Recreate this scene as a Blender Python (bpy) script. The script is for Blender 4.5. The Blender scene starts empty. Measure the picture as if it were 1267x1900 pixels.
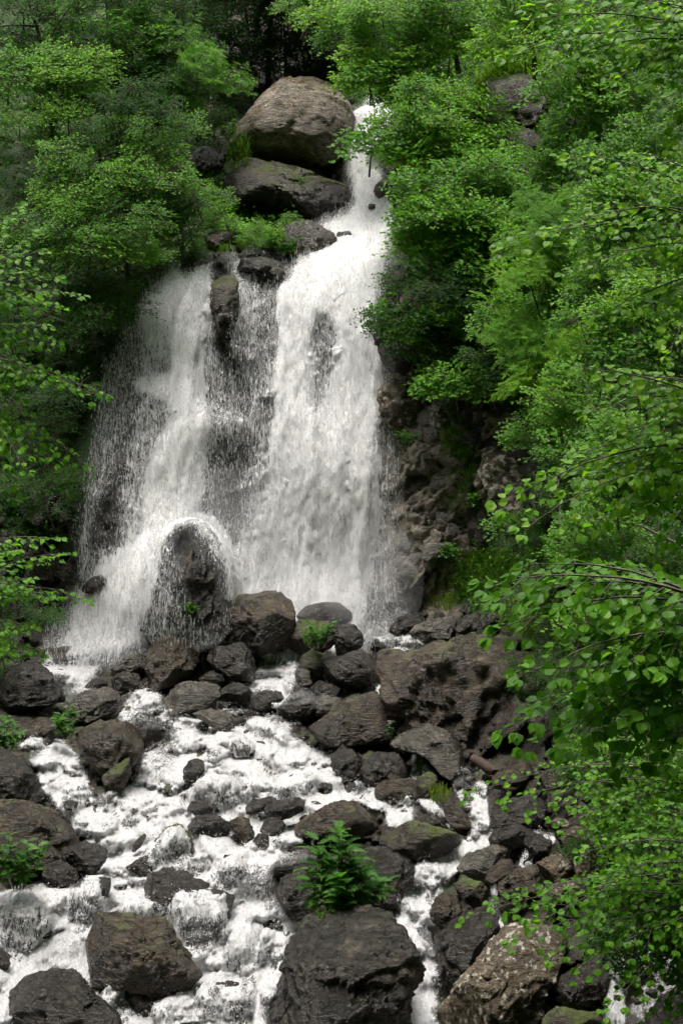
import bpy, math, random
import numpy as np
from mathutils import Vector, Matrix

# ------------------------------------------------------------------ camera, sky, sun, exposure
scene = bpy.context.scene
COL = scene.collection
FPX = 3167.0            # focal length in photo pixels (60 mm on a 36 mm tall frame, 1900 px)
PITCH = math.radians(8.0)
cam_d = bpy.data.cameras.new('camera')
cam_d.sensor_fit = 'VERTICAL'; cam_d.sensor_height = 36.0; cam_d.sensor_width = 24.0
cam_d.lens = 60.0; cam_d.clip_start = 0.1; cam_d.clip_end = 600.0
cam = bpy.data.objects.new('camera', cam_d); COL.objects.link(cam)
cam.location = (0, 0, 0); cam.rotation_euler = (math.radians(90) + PITCH, 0, 0)
scene.camera = cam

SUN_EL, SUN_AZ = math.radians(74), math.radians(215)   # azimuth clockwise from +Y (north)
world = bpy.data.worlds.new('World'); scene.world = world; world.use_nodes = True
wn = world.node_tree; wn.nodes.clear()
sky = wn.nodes.new('ShaderNodeTexSky'); sky.sky_type = 'NISHITA'; sky.sun_disc = False
sky.sun_elevation = SUN_EL; sky.sun_rotation = SUN_AZ; sky.air_density = 1.0; sky.dust_density = 4.0; sky.ozone_density = 1.0
hsv = wn.nodes.new('ShaderNodeHueSaturation'); hsv.inputs['Saturation'].default_value = 0.03
bg = wn.nodes.new('ShaderNodeBackground'); bg.inputs['Strength'].default_value = 0.15
wo = wn.nodes.new('ShaderNodeOutputWorld')
wn.links.new(sky.outputs[0], hsv.inputs['Color']); wn.links.new(hsv.outputs[0], bg.inputs[0]); wn.links.new(bg.outputs[0], wo.inputs[0])

sun_d = bpy.data.lights.new('sun', 'SUN'); sun_d.energy = 1.5; sun_d.angle = math.radians(25); sun_d.color = (1.0, 0.94, 0.87)
sun = bpy.data.objects.new('sun', sun_d); COL.objects.link(sun)
sv = Vector((math.sin(SUN_AZ) * math.cos(SUN_EL), math.cos(SUN_AZ) * math.cos(SUN_EL), math.sin(SUN_EL)))
sun.rotation_euler = sv.to_track_quat('Z', 'Y').to_euler()
vs = scene.view_settings
vs.view_transform = 'Standard'; vs.look = 'None'; vs.exposure = 1.5; vs.gamma = 1.0; vs.use_curve_mapping = False
cy = scene.cycles
cy.max_bounces = 6; cy.diffuse_bounces = 3; cy.glossy_bounces = 2; cy.transmission_bounces = 3
cy.transparent_max_bounces = 24; cy.volume_bounces = 0; cy.use_denoising = True
cy.use_adaptive_sampling = True; cy.adaptive_threshold = 0.02
cy.caustics_reflective = False; cy.caustics_refractive = False

# ------------------------------------------------------------------ numeric helpers
CP, SP = math.cos(PITCH), math.sin(PITCH)
def W(px, py, Y):
    """point seen at photo pixel (px,py) at distance Y from the camera"""
    cx = (np.asarray(px, float) - 633.5) / FPX; cyy = (950.0 - np.asarray(py, float)) / FPX
    den = CP - cyy * SP
    return cx / den * Y, Y + 0 * cx, (SP + cyy * CP) / den * Y
def PX(x, y, z):
    f = y * CP + z * SP; u = -y * SP + z * CP
    return 633.5 + FPX * x / f, 950.0 - FPX * u / f

def hash3(ix, iy, iz, seed):
    h = (ix.astype(np.int64) * 374761393 + iy.astype(np.int64) * 668265263 + iz.astype(np.int64) * 2147483647 + seed * 1274126177) & 0xFFFFFFFF
    h = ((h ^ (h >> 13)) * 1274126177) & 0xFFFFFFFF
    h = ((h ^ (h >> 16)) * 2246822519) & 0xFFFFFFFF
    return ((h ^ (h >> 15)) & 0xFFFFFF) / float(0xFFFFFF)
def vnoise(x, y, z, seed=0):
    x, y, z = np.broadcast_arrays(x, y, z)
    fx, fy, fz = np.floor(x), np.floor(y), np.floor(z)
    tx, ty, tz = x - fx, y - fy, z - fz
    tx, ty, tz = [t * t * (3 - 2 * t) for t in (tx, ty, tz)]
    ix, iy, iz = fx.astype(np.int64), fy.astype(np.int64), fz.astype(np.int64)
    r = 0
    for a in (0, 1):
        for b in (0, 1):
            for c in (0, 1):
                r = r + hash3(ix + a, iy + b, iz + c, seed) * (tx if a else 1 - tx) * (ty if b else 1 - ty) * (tz if c else 1 - tz)
    return r * 2 - 1
def fbm(x, y, z, seed=0, octs=4, gain=0.5):
    r, a, f = 0, 1.0, 1.0
    for k in range(octs):
        r = r + a * vnoise(x * f + 17.3 * k, y * f - 9.1 * k, z * f + 3.7 * k, seed + k); a *= gain; f *= 2.03
    return r
def ridged(x, y, z, seed=0, octs=4, gain=0.55):
    r, a, f = 0, 1.0, 1.0
    for k in range(octs):
        r = r + a * (1 - 2 * np.abs(vnoise(x * f + 11.3 * k, y * f + 5.1 * k, z * f, seed + k))); a *= gain; f *= 2.1
    return r
def worley(x, y, z, seed=0):
    """F1 distance, F2 distance and a random plane value of the nearest cell"""
    x, y, z = np.broadcast_arrays(x, y, z)
    ix, iy, iz = [np.floor(v).astype(np.int64) for v in (x, y, z)]
    f1 = np.full(x.shape, 9.0); f2 = np.full(x.shape, 9.0); val = np.zeros(x.shape)
    for a in (-1, 0, 1):
        for b in (-1, 0, 1):
            for c in (-1, 0, 1):
                jx, jy, jz = ix + a, iy + b, iz + c
                qx = jx + hash3(jx, jy, jz, seed); qy = jy + hash3(jx, jy, jz, seed + 1); qz = jz + hash3(jx, jy, jz, seed + 2)
                dx, dy, dz = x - qx, y - qy, z - qz
                d = dx * dx + dy * dy + dz * dz
                n = hash3(jx, jy, jz, seed + 3) - .5
                tilt = n + dx * (hash3(jx, jy, jz, seed + 4) - .5) * 1.6 + dz * (hash3(jx, jy, jz, seed + 5) - .5) * 1.6 + dy * (hash3(jx, jy, jz, seed + 6) - .5) * 1.6
                near = d < f1
                f2 = np.where(near, f1, np.minimum(f2, d)); val = np.where(near, tilt, val); f1 = np.where(near, d, f1)
    return np.sqrt(f1), np.sqrt(f2), val
def sstep(a, b, t):
    t = np.clip((t - a) / (b - a), 0, 1); return t * t * (3 - 2 * t)

def mesh_from(name, V, faces_flat, sizes, mats, smooth=True, attrs=None):
    me = bpy.data.meshes.new(name)
    V = np.ascontiguousarray(V, dtype=np.float32)
    me.vertices.add(len(V)); me.vertices.foreach_set('co', V.ravel())
    sizes = np.asarray(sizes, dtype=np.int32); ff = np.asarray(faces_flat, dtype=np.int32).ravel()
    me.loops.add(len(ff)); me.loops.foreach_set('vertex_index', ff)
    me.polygons.add(len(sizes))
    st = np.zeros(len(sizes), np.int32); st[1:] = np.cumsum(sizes)[:-1]
    me.polygons.foreach_set('loop_start', st); me.polygons.foreach_set('loop_total', sizes)
    me.polygons.foreach_set('use_smooth', np.full(len(sizes), smooth))
    for m in mats: me.materials.append(m)
    if attrs:
        for k, v in attrs.items():
            a = me.attributes.new(k, 'FLOAT', 'POINT'); a.data.foreach_set('value', np.ascontiguousarray(v, dtype=np.float32))
    me.update(calc_edges=True); me.validate()
    return me
def link(name, me, parent=None):
    o = bpy.data.objects.new(name, me); COL.objects.link(o)
    if parent is not None: o.parent = parent
    return o
def empty(name, loc):
    o = bpy.data.objects.new(name, None); o.empty_display_size = 0.2; COL.objects.link(o); o.location = loc; return o
def tag(o, label=None, cat=None, group=None, kind=None):
    if label: o['label'] = label
    if cat: o['category'] = cat
    if group: o['group'] = group
    if kind: o['kind'] = kind
    return o

# ------------------------------------------------------------------ materials
def new_mat(name):
    m = bpy.data.materials.new(name); m.use_nodes = True; nt = m.node_tree; nt.nodes.clear()
    return m, nt
def nd(nt, t, **kw):
    n = nt.nodes.new(t)
    for k, v in kw.items():
        if k.startswith('i_'):
            key = k[2:].replace('_', ' '); n.inputs[key].default_value = v
        else: setattr(n, k, v)
    return n
def ramp(nt, src, stops):
    r = nt.nodes.new('ShaderNodeValToRGB')
    e = r.color_ramp.elements
    while len(e) < len(stops): e.new(0.5)
    for q, (p, c) in zip(e, stops):
        q.position = p; q.color = (*c, 1) if len(c) == 3 else c
    nt.links.new(src, r.inputs[0]); return r
def mth(nt, op, a, b=None, c=None, clamp=False):
    n = nt.nodes.new('ShaderNodeMath'); n.operation = op; n.use_clamp = clamp
    for i, v in enumerate((a, b, c)):
        if v is None: continue
        if isinstance(v, (int, float)): n.inputs[i].default_value = v
        else: nt.links.new(v, n.inputs[i])
    return n.outputs[0]
def mixc(nt, fac, a, b, mode='MIX'):
    n = nt.nodes.new('ShaderNodeMix'); n.data_type = 'RGBA'; n.blend_type = mode
    for s, v in ((n.inputs[0], fac), (n.inputs[6], a), (n.inputs[7], b)):
        if isinstance(v, (int, float)): s.default_value = v
        elif isinstance(v, tuple): s.default_value = (*v, 1)
        else: nt.links.new(v, s)
    return n.outputs[2]

def rock_mat(name, dark, mid, light, rough=0.34, moss=0.0, lichen=0.0, scale=1.0, bump=0.7, terrain=False, wetspec=0.5, mosscol=(.045, .062, .012)):
    m, nt = new_mat(name); L = nt.links
    geo = nd(nt, 'ShaderNodeNewGeometry'); tc = nd(nt, 'ShaderNodeTexCoord')
    P = geo.outputs['Position'] if terrain else tc.outputs['Object']
    n1 = nd(nt, 'ShaderNodeTexNoise', i_Scale=1.3 * scale, i_Detail=9.0, i_Roughness=.62, i_Distortion=.6); L.new(P, n1.inputs['Vector'])
    mp = nd(nt, 'ShaderNodeMapping'); mp.inputs['Rotation'].default_value = (.5, .6, .2); mp.inputs['Scale'].default_value = (1, 1, 3.4); L.new(P, mp.inputs['Vector'])
    n2 = nd(nt, 'ShaderNodeTexNoise', i_Scale=5.0 * scale, i_Detail=8.0, i_Roughness=.68, i_Distortion=.8); L.new(mp.outputs[0], n2.inputs['Vector'])
    v1 = nd(nt, 'ShaderNodeTexVoronoi', i_Scale=3.2 * scale, feature='DISTANCE_TO_EDGE'); 
    wp = mixc(nt, .35, P, n1.outputs['Color'], 'ADD'); L.new(wp, v1.inputs['Vector'])
    n3 = nd(nt, 'ShaderNodeTexNoise', i_Scale=38.0 * scale, i_Detail=5.0, i_Roughness=.7); L.new(P, n3.inputs['Vector'])
    mixn = mth(nt, 'MULTIPLY_ADD', mth(nt, 'ADD', mth(nt, 'MULTIPLY', n1.outputs[0], .5), mth(nt, 'MULTIPLY', n2.outputs[0], .5)), 1.25, -.125)
    r = ramp(nt, mixn, [(.36, dark), (.53, mid), (.70, light)])
    if terrain:
        pa = nd(nt, 'ShaderNodeAttribute', attribute_name='pale')
        r2 = ramp(nt, mixn, [(.3, (.06, .048, .035)), (.5, (.22, .185, .145)), (.68, (.40, .35, .29))])
        pcol = mixc(nt, pa.outputs['Fac'], r.outputs[0], r2.outputs[0])
    else: pcol = r.outputs[0]
    speck = ramp(nt, n3.outputs[0], [(.3, (.4, .4, .4)), (.5, (1, 1, 1)), (.68, (2.1, 2.0, 1.8))])
    col = mixc(nt, .85, pcol, speck.outputs[0], 'MULTIPLY')
    crack = ramp(nt, v1.outputs[0], [(0.0, (.35, .35, .35)), (.035, (1, 1, 1))])
    col = mixc(nt, .5, col, crack.outputs[0], 'MULTIPLY')
    if lichen > 0:
        n4 = nd(nt, 'ShaderNodeTexNoise', i_Scale=7.0, i_Detail=5.0, i_Roughness=.6); L.new(P, n4.inputs['Vector'])
        lf = ramp(nt, n4.outputs[0], [(.60 - .1 * lichen, (0, 0, 0)), (.66 - .1 * lichen, (1, 1, 1))])
        col = mixc(nt, mth(nt, 'MULTIPLY', lf.outputs[0], .85), col, (.42, .40, .33))
    sep = nd(nt, 'ShaderNodeSeparateXYZ'); L.new(geo.outputs['Normal'], sep.inputs[0])
    rgh = mth(nt, 'MULTIPLY_ADD', mth(nt, 'SUBTRACT', n1.outputs[0], .5), 1.9, rough + .02, clamp=True)
    rgh = mth(nt, 'MAXIMUM', rgh, .10)
    n5 = nd(nt, 'ShaderNodeTexNoise', i_Scale=2.6, i_Detail=7.0, i_Roughness=.7); L.new(P, n5.inputs['Vector'])
    if moss > 0 or terrain:
        f = mth(nt, 'ADD', mth(nt, 'MULTIPLY', sep.outputs[2], .35), n5.outputs[0])
        if terrain:
            at = nd(nt, 'ShaderNodeAttribute', attribute_name='veg')
            f = mth(nt, 'ADD', f, mth(nt, 'MULTIPLY', at.outputs['Fac'], .42)); thr = .80
        else: thr = 1.02 - .42 * moss
        mf = mth(nt, 'MULTIPLY', mth(nt, 'SUBTRACT', f, thr), 7.0, clamp=True)
        mc = ramp(nt, n3.outputs[0], [(.3, tuple(c * .55 for c in mosscol)), (.5, mosscol), (.7, (mosscol[0] * 1.9, mosscol[1] * 1.55, mosscol[2] * 1.4))])
        col = mixc(nt, mf, col, mc.outputs[0])
        rgh = mth(nt, 'ADD', rgh, mth(nt, 'MULTIPLY', mf, .5), clamp=True)
    h = mth(nt, 'ADD', mth(nt, 'MULTIPLY', n2.outputs[0], .9), mth(nt, 'ADD', mth(nt, 'MULTIPLY', n3.outputs[0], .16), mth(nt, 'MULTIPLY', crack.outputs[0], .25)))
    b = nd(nt, 'ShaderNodeBump', i_Strength=bump, i_Distance=.13); L.new(h, b.inputs['Height'])
    p = nd(nt, 'ShaderNodeBsdfPrincipled'); L.new(col, p.inputs['Base Color']); L.new(rgh, p.inputs['Roughness']); L.new(b.outputs[0], p.inputs['Normal'])
    p.inputs['Specular IOR Level'].default_value = wetspec
    if wetspec > .4:
        p.inputs['Specular Tint'].default_value = (1, .96, .9, 1)
    o = nd(nt, 'ShaderNodeOutputMaterial'); L.new(p.outputs[0], o.inputs[0])
    return m

MAT = {}
MAT['wet'] = rock_mat('wet_dark_rock', (.004, .0028, .0016), (.010, .0078, .0052), (.09, .072, .052), rough=.22, moss=.12, wetspec=.5)
MAT['brown'] = rock_mat('wet_brown_rock', (.006, .0038, .002), (.026, .017, .0085), (.12, .084, .048), rough=.31, moss=.5, wetspec=.5)
MAT['mossy'] = rock_mat('mossy_rock', (.007, .005, .003), (.022, .016, .009), (.08, .062, .038), rough=.45, moss=.85)
MAT['grey'] = rock_mat('wet_grey_rock', (.012, .010, .007), (.05, .043, .034), (.18, .16, .13), rough=.28, wetspec=.6)
MAT['cliff'] = rock_mat('fractured_cliff_rock', (.04, .035, .03), (.14, .125, .105), (.34, .32, .29), rough=.36, wetspec=.7, moss=.2)
MAT['tan'] = rock_mat('dry_tan_rock', (.03, .022, .014), (.09, .070, .047), (.19, .155, .11), rough=.66, moss=.35, lichen=.4, wetspec=.3)
MAT['top'] = rock_mat('lichened_top_boulder', (.05, .036, .026), (.19, .16, .13), (.38, .34, .285), rough=.7, moss=.8, scale=.7, wetspec=.3, mosscol=(.075, .048, .012))
MAT['lichen'] = rock_mat('white_lichen_rock', (.03, .022, .014), (.08, .06, .04), (.17, .14, .1), rough=.62, moss=.5, lichen=1.0, wetspec=.3)
MAT['terrain'] = rock_mat('hillside_rock_and_soil', (.007, .005, .0035), (.026, .020, .014), (.075, .06, .045), rough=.42, terrain=True, mosscol=(.022, .050, .009), bump=.8)

def water_mat(name, sx, sz, seed, soft=.28, gain=1.0, fine=1.0, distort=.6, cmin=.5, veil=None, top=.91, lc=3.6, film=.16):
    m, nt = new_mat(name); L = nt.links
    geo = nd(nt, 'ShaderNodeNewGeometry')
    mp = nd(nt, 'ShaderNodeMapping'); mp.inputs['Scale'].default_value = (sx, sx * .6, sz); mp.inputs['Location'].default_value = (seed * 3.7, seed * 1.3, seed * 5.1); L.new(geo.outputs['Position'], mp.inputs['Vector'])
    n1 = nd(nt, 'ShaderNodeTexNoise', i_Scale=1.0, i_Detail=5.0, i_Roughness=.62, i_Distortion=distort); L.new(mp.outputs[0], n1.inputs['Vector'])
    n2 = nd(nt, 'ShaderNodeTexNoise', i_Scale=3.1 * fine, i_Detail=4.0, i_Roughness=.65, i_Distortion=distort * 1.2); L.new(mp.outputs[0], n2.inputs['Vector'])
    at = nd(nt, 'ShaderNodeAttribute', attribute_name='cov')
    n = mth(nt, 'ADD', mth(nt, 'MULTIPLY', n1.outputs[0], .5), mth(nt, 'MULTIPLY', n2.outputs[0], .5))
    # noise mean .5, spread about .1: stretch to 0..1
    if veil:
        mv = nd(nt, 'ShaderNodeMapping'); mv.inputs['Scale'].default_value = veil; L.new(geo.outputs['Position'], mv.inputs['Vector'])
        nv = nd(nt, 'ShaderNodeTexNoise', i_Scale=1.0, i_Detail=1.5, i_Roughness=.5, i_Distortion=1.3); L.new(mv.outputs[0], nv.inputs['Vector'])
        nw = nd(nt, 'ShaderNodeTexNoise', i_Scale=2.1, i_Detail=1.5, i_Roughness=.5, i_Distortion=1.2); L.new(mv.outputs[0], nw.inputs['Vector'])
        lace = mth(nt, 'MAXIMUM', mth(nt, 'SUBTRACT', .66, mth(nt, 'MULTIPLY', mth(nt, 'ABSOLUTE', mth(nt, 'SUBTRACT', nv.outputs[0], .5)), lc)), mth(nt, 'SUBTRACT', .62, mth(nt, 'MULTIPLY', mth(nt, 'ABSOLUTE', mth(nt, 'SUBTRACT', nw.outputs[0], .52)), lc * 1.1)))
        av = nd(nt, 'ShaderNodeAttribute', attribute_name='veil')
        n = mth(nt, 'ADD', mth(nt, 'MULTIPLY', n, mth(nt, 'SUBTRACT', 1.0, av.outputs['Fac'])), mth(nt, 'MULTIPLY', lace, av.outputs['Fac']))
    nn = mth(nt, 'MULTIPLY_ADD', mth(nt, 'SUBTRACT', n, .5), 3.0, .5)
    a = mth(nt, 'DIVIDE', mth(nt, 'SUBTRACT', mth(nt, 'MULTIPLY_ADD', at.outputs['Fac'], 1.25 * gain, 0.0), mth(nt, 'SUBTRACT', 1.0, nn)), soft, clamp=True)
    edge = mth(nt, 'MULTIPLY', at.outputs['Fac'], 8.0, clamp=True)
    if veil: a = mth(nt, 'MAXIMUM', a, mth(nt, 'MULTIPLY', av.outputs['Fac'], film))
    a = mth(nt, 'MULTIPLY', a, edge)
    b = nd(nt, 'ShaderNodeBump', i_Strength=.9, i_Distance=.07); L.new(n, b.inputs['Height'])
    d = nd(nt, 'ShaderNodeBsdfPrincipled'); d.inputs['Roughness'].default_value = .45
    n9 = nd(nt, 'ShaderNodeTexNoise', i_Scale=2.2 * fine, i_Detail=6.0, i_Roughness=.72, i_Distortion=distort * 1.5); L.new(mp.outputs[0], n9.inputs['Vector'])
    cr = ramp(nt, n9.outputs[0], [(.36, (cmin, cmin, cmin)), (.54, (top, top * .98, top * .975))])
    L.new(cr.outputs[0], d.inputs['Base Color']); L.new(b.outputs[0], d.inputs['Normal'])
    tr = nd(nt, 'ShaderNodeBsdfTranslucent'); tr.inputs[0].default_value = (.85, .85, .86, 1)
    mx = nd(nt, 'ShaderNodeMixShader'); mx.inputs[0].default_value = .22; L.new(d.outputs[0], mx.inputs[1]); L.new(tr.outputs[0], mx.inputs[2])
    t = nd(nt, 'ShaderNodeBsdfTransparent')
    m2 = nd(nt, 'ShaderNodeMixShader'); L.new(a, m2.inputs[0]); L.new(t.outputs[0], m2.inputs[1]); L.new(mx.outputs[0], m2.inputs[2])
    o = nd(nt, 'ShaderNodeOutputMaterial'); L.new(m2.outputs[0], o.inputs[0])
    return m
MAT['fall_a'] = water_mat('falling_water', 11.0, 1.1, 1, cmin=.76, soft=.4, gain=1.12, lc=5.2, film=.05, veil=(10, 4, .9))
MAT['fall_b'] = water_mat('falling_water_front', 15.0, 2.4, 2, soft=.4, gain=.9, lc=5.6, film=.03, distort=.9, cmin=.76, veil=(13, 5, 2.0))
MAT['casc'] = water_mat('cascade_water', 8.0, 2.8, 3, soft=.6, gain=1.22, distort=1.1, fine=.9, cmin=.34, veil=(8, 3, 2.2), top=.70, lc=3.2, film=.22)
def drop_mat():
    m, nt = new_mat('water_drops'); L = nt.links
    d = nd(nt, 'ShaderNodeBsdfDiffuse'); d.inputs[0].default_value = (.84, .84, .84, 1)
    tr = nd(nt, 'ShaderNodeBsdfTranslucent'); tr.inputs[0].default_value = (.85, .85, .86, 1)
    mx = nd(nt, 'ShaderNodeMixShader'); mx.inputs[0].default_value = .45; L.new(d.outputs[0], mx.inputs[1]); L.new(tr.outputs[0], mx.inputs[2])
    o = nd(nt, 'ShaderNodeOutputMaterial'); L.new(mx.outputs[0], o.inputs[0]); return m
MAT['drop'] = drop_mat()

def leaf_mat(name, c1, c2, c3, trans=.45, rough=.42, spec=.17):
    m, nt = new_mat(name); L = nt.links
    at = nd(nt, 'ShaderNodeAttribute', attribute_name='tint'); oi = nd(nt, 'ShaderNodeObjectInfo')
    f = mth(nt, 'ADD', mth(nt, 'MULTIPLY', at.outputs['Fac'], .62), mth(nt, 'MULTIPLY', oi.outputs['Random'], .38))
    r = ramp(nt, f, [(.05, c1), (.5, c2), (.95, c3)])
    p = nd(nt, 'ShaderNodeBsdfPrincipled'); L.new(r.outputs[0], p.inputs['Base Color']); p.inputs['Roughness'].default_value = rough
    p.inputs['Specular IOR Level'].default_value = spec
    tr = nd(nt, 'ShaderNodeBsdfTranslucent'); tcol = mixc(nt, 1.0, r.outputs[0], (1.5, 1.7, .7), 'MULTIPLY'); L.new(tcol, tr.inputs[0])
    mx = nd(nt, 'ShaderNodeMixShader'); mx.inputs[0].default_value = trans; L.new(p.outputs[0], mx.inputs[1]); L.new(tr.outputs[0], mx.inputs[2])
    o = nd(nt, 'ShaderNodeOutputMaterial'); L.new(mx.outputs[0], o.inputs[0]); return m
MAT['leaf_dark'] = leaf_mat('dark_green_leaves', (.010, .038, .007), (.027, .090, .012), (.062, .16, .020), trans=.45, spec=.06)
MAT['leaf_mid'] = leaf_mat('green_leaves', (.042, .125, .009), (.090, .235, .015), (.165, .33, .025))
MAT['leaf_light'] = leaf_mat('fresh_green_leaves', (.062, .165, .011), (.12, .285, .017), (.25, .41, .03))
MAT['grass'] = leaf_mat('grass_blades', (.07, .14, .02), (.13, .24, .035), (.26, .27, .08), rough=.6, spec=.3)
MAT['plant'] = leaf_mat('plant_leaves', (.028, .085, .016), (.05, .14, .024), (.09, .19, .035))
def bark_mat(name, c1, c2):
    m, nt = new_mat(name); L = nt.links
    tc = nd(nt, 'ShaderNodeTexCoord'); mp = nd(nt, 'ShaderNodeMapping'); mp.inputs['Scale'].default_value = (14, 14, 3); L.new(tc.outputs['Object'], mp.inputs[0])
    n = nd(nt, 'ShaderNodeTexNoise', i_Scale=1.0, i_Detail=6.0, i_Roughness=.7); L.new(mp.outputs[0], n.inputs[0])
    r = ramp(nt, n.outputs[0], [(.35, c1), (.65, c2)])
    b = nd(nt, 'ShaderNodeBump', i_Strength=.6, i_Distance=.02); L.new(n.outputs[0], b.inputs['Height'])
    p = nd(nt, 'ShaderNodeBsdfPrincipled'); p.inputs['Roughness'].default_value = .85
    L.new(r.outputs[0], p.inputs[0]); L.new(b.outputs[0], p.inputs['Normal'])
    o = nd(nt, 'ShaderNodeOutputMaterial'); L.new(p.outputs[0], o.inputs[0]); return m
MAT['bark'] = bark_mat('grey_bark', (.035, .028, .02), (.12, .10, .078))
MAT['log'] = bark_mat('red_brown_wood', (.02, .011, .008), (.06, .034, .024))
def plain(name, c, rough=.6):
    m, nt = new_mat(name); p = nd(nt, 'ShaderNodeBsdfPrincipled'); p.inputs[0].default_value = (*c, 1); p.inputs['Roughness'].default_value = rough
    o = nd(nt, 'ShaderNodeOutputMaterial'); nt.links.new(p.outputs[0], o.inputs[0]); return m
MAT['petal'] = plain('lilac_petals', (.42, .26, .45)); MAT['petal_white'] = plain('cream_petals', (.55, .5, .38))

# ------------------------------------------------------------------ the shape of the hillside:  y = F(x, z)
CTRL = {  # photo column: [(row, distance)]
 -900: [(2300, 22), (1900, 24), (1500, 27), (1100, 31), (700, 35), (300, 40), (0, 45), (-400, 55)],
 -450: [(2300, 24), (1900, 27), (1500, 31), (1100, 36), (700, 40), (300, 44.5), (0, 50), (-400, 60)],
 0:   [(2300, 24), (1900, 29), (1700, 31.5), (1500, 34.5), (1300, 39), (1150, 42.3), (1000, 43.3), (800, 44.6), (600, 45.8), (480, 46.5), (300, 49), (0, 56), (-400, 68)],
 150: [(2300, 24), (1900, 29.6), (1700, 32), (1500, 35.3), (1320, 39.5), (1230, 42.2), (1100, 43.0), (900, 43.6), (700, 44.4), (560, 45.5), (480, 46.8), (300, 50), (0, 58), (-400, 72)],
 350: [(2300, 24.5), (1900, 30), (1700, 32.3), (1500, 35.6), (1300, 40), (1210, 42.4), (1100, 43), (900, 43.7), (700, 44.5), (540, 45.3), (490, 46.2), (440, 48), (300, 52), (150, 57), (0, 62), (-400, 76)],
 550: [(2300, 24.5), (1900, 30), (1700, 32.3), (1500, 35.6), (1300, 40), (1200, 42.4), (1140, 43.2), (1000, 43.7), (800, 44.2), (600, 45.0), (520, 45.8), (480, 47), (400, 49.3), (300, 51), (150, 57), (0, 62), (-400, 76)],
 680: [(2300, 24.5), (1900, 30), (1700, 32.3), (1500, 35.4), (1300, 39.5), (1190, 42.4), (1130, 43.0), (900, 43.5), (700, 44.1), (520, 45.2), (460, 46.8), (400, 48.6), (330, 49.8), (220, 51), (190, 54), (0, 60), (-400, 74)],
 800: [(2300, 24.5), (1900, 30), (1700, 32.2), (1500, 35.0), (1300, 38.8), (1180, 41.2), (1100, 42.0), (900, 42.4), (700, 42.9), (500, 44.2), (300, 47.5), (0, 53), (-400, 66)],
 950: [(2300, 24), (1900, 29.6), (1700, 31.6), (1500, 34), (1300, 36.6), (1150, 39), (1000, 40.2), (850, 40.6), (700, 41.3), (500, 43), (300, 45.4), (0, 50), (-400, 62)],
 1270: [(2300, 23), (1900, 26), (1500, 29.5), (1100, 33), (700, 36), (300, 40), (0, 45), (-400, 55)],
 1700: [(2300, 21), (1900, 23.5), (1500, 26.5), (1100, 30), (700, 33), (300, 37), (0, 42), (-400, 52)],
 2200: [(2300, 19), (1900, 21), (1500, 24), (1100, 27), (700, 30), (300, 34), (0, 39), (-400, 48)],
}
cp = []
for c, rows in CTRL.items():
    for r_, Y_ in rows:
        x_, y_, z_ = W(c, r_, Y_); cp.append((float(x_), float(z_), Y_))
cp = np.array(cp)
def tps(r2): return np.where(r2 > 1e-12, 0.5 * r2 * np.log(r2 + 1e-12), 0.0)
_n = len(cp); _d2 = (cp[:, None, 0] - cp[None, :, 0]) ** 2 + (cp[:, None, 1] - cp[None, :, 1]) ** 2
_A = np.zeros((_n + 3, _n + 3)); _A[:_n, :_n] = tps(_d2) + np.eye(_n) * .12
_A[:_n, _n] = 1; _A[:_n, _n + 1:] = cp[:, :2]; _A[_n, :_n] = 1; _A[_n + 1:, :_n] = cp[:, :2].T
_w = np.linalg.solve(_A, np.concatenate([cp[:, 2], [0, 0, 0]]))
BUMPS = [  # px, py, Y, radius x, radius z (m), metres forward
 (345, 1120, 43, 1.35, 1.5, 1.6), (600, 870, 44, 1.0, 1.6, .35), (350, 800, 44, .9, 1.2, .22), (430, 800, 44, .6, .6, .35),
 (430, 600, 45, .5, 1.4, .5), (750, 620, 43.5, .7, .9, .8), (830, 900, 42, .8, 1.2, .4),
]
BW = [(*[float(v) for v in (W(a, b, c)[0], W(a, b, c)[2])], rx, rz, am) for a, b, c, rx, rz, am in BUMPS]
def F(x, z):
    x = np.asarray(x, float); z = np.asarray(z, float); sh = np.broadcast(x, z).shape
    X = np.broadcast_to(x, sh).ravel(); Z = np.broadcast_to(z, sh).ravel(); out = np.empty(len(X))
    for s in range(0, len(X), 20000):
        xs, zs = X[s:s + 20000], Z[s:s + 20000]
        d2 = (xs[:, None] - cp[None, :, 0]) ** 2 + (zs[:, None] - cp[None, :, 1]) ** 2
        out[s:s + 20000] = tps(d2) @ _w[:_n] + _w[_n] + _w[_n + 1] * xs + _w[_n + 2] * zs
    for bx, bz, rx, rz, am in BW:
        out -= am * np.exp(-((X - bx) / rx) ** 2 - ((Z - bz) / rz) ** 2)
    return out.reshape(sh)
_YS = np.linspace(14, 80, 331)
def hit(px, py):
    """distance at which the sight line of a photo pixel meets the smooth hillside"""
    x, y, z = W(px, py, _YS); d = _YS - F(x, z); k = np.argmax(d > 0)
    if k == 0: return float(_YS[-1])
    t = -d[k - 1] / (d[k] - d[k - 1]); return float(_YS[k - 1] + t * (_YS[k] - _YS[k - 1]))
_ZS = np.linspace(-16, 40, 281)
def ground_z(x, y):
    """height of the ground under (x, y)"""
    f = F(np.full(len(_ZS), x), _ZS); k = np.where(f < y)[0]
    zz = float(_ZS[k[-1]]) if len(k) else -12.0
    return max(zz, valley_z(x, y)) if y < 30 else zz
def valley_z(x, y):
    x = np.asarray(x, float); y = np.asarray(y, float)
    lim = 2.2 + .235 * np.maximum(y, 0)
    side = np.maximum(np.abs(x) - lim, 0)
    r = -3.2 - .19 * np.maximum(y, 0) + side * 1.35 + np.maximum(side - 7, 0) * .6
    return r

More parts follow.
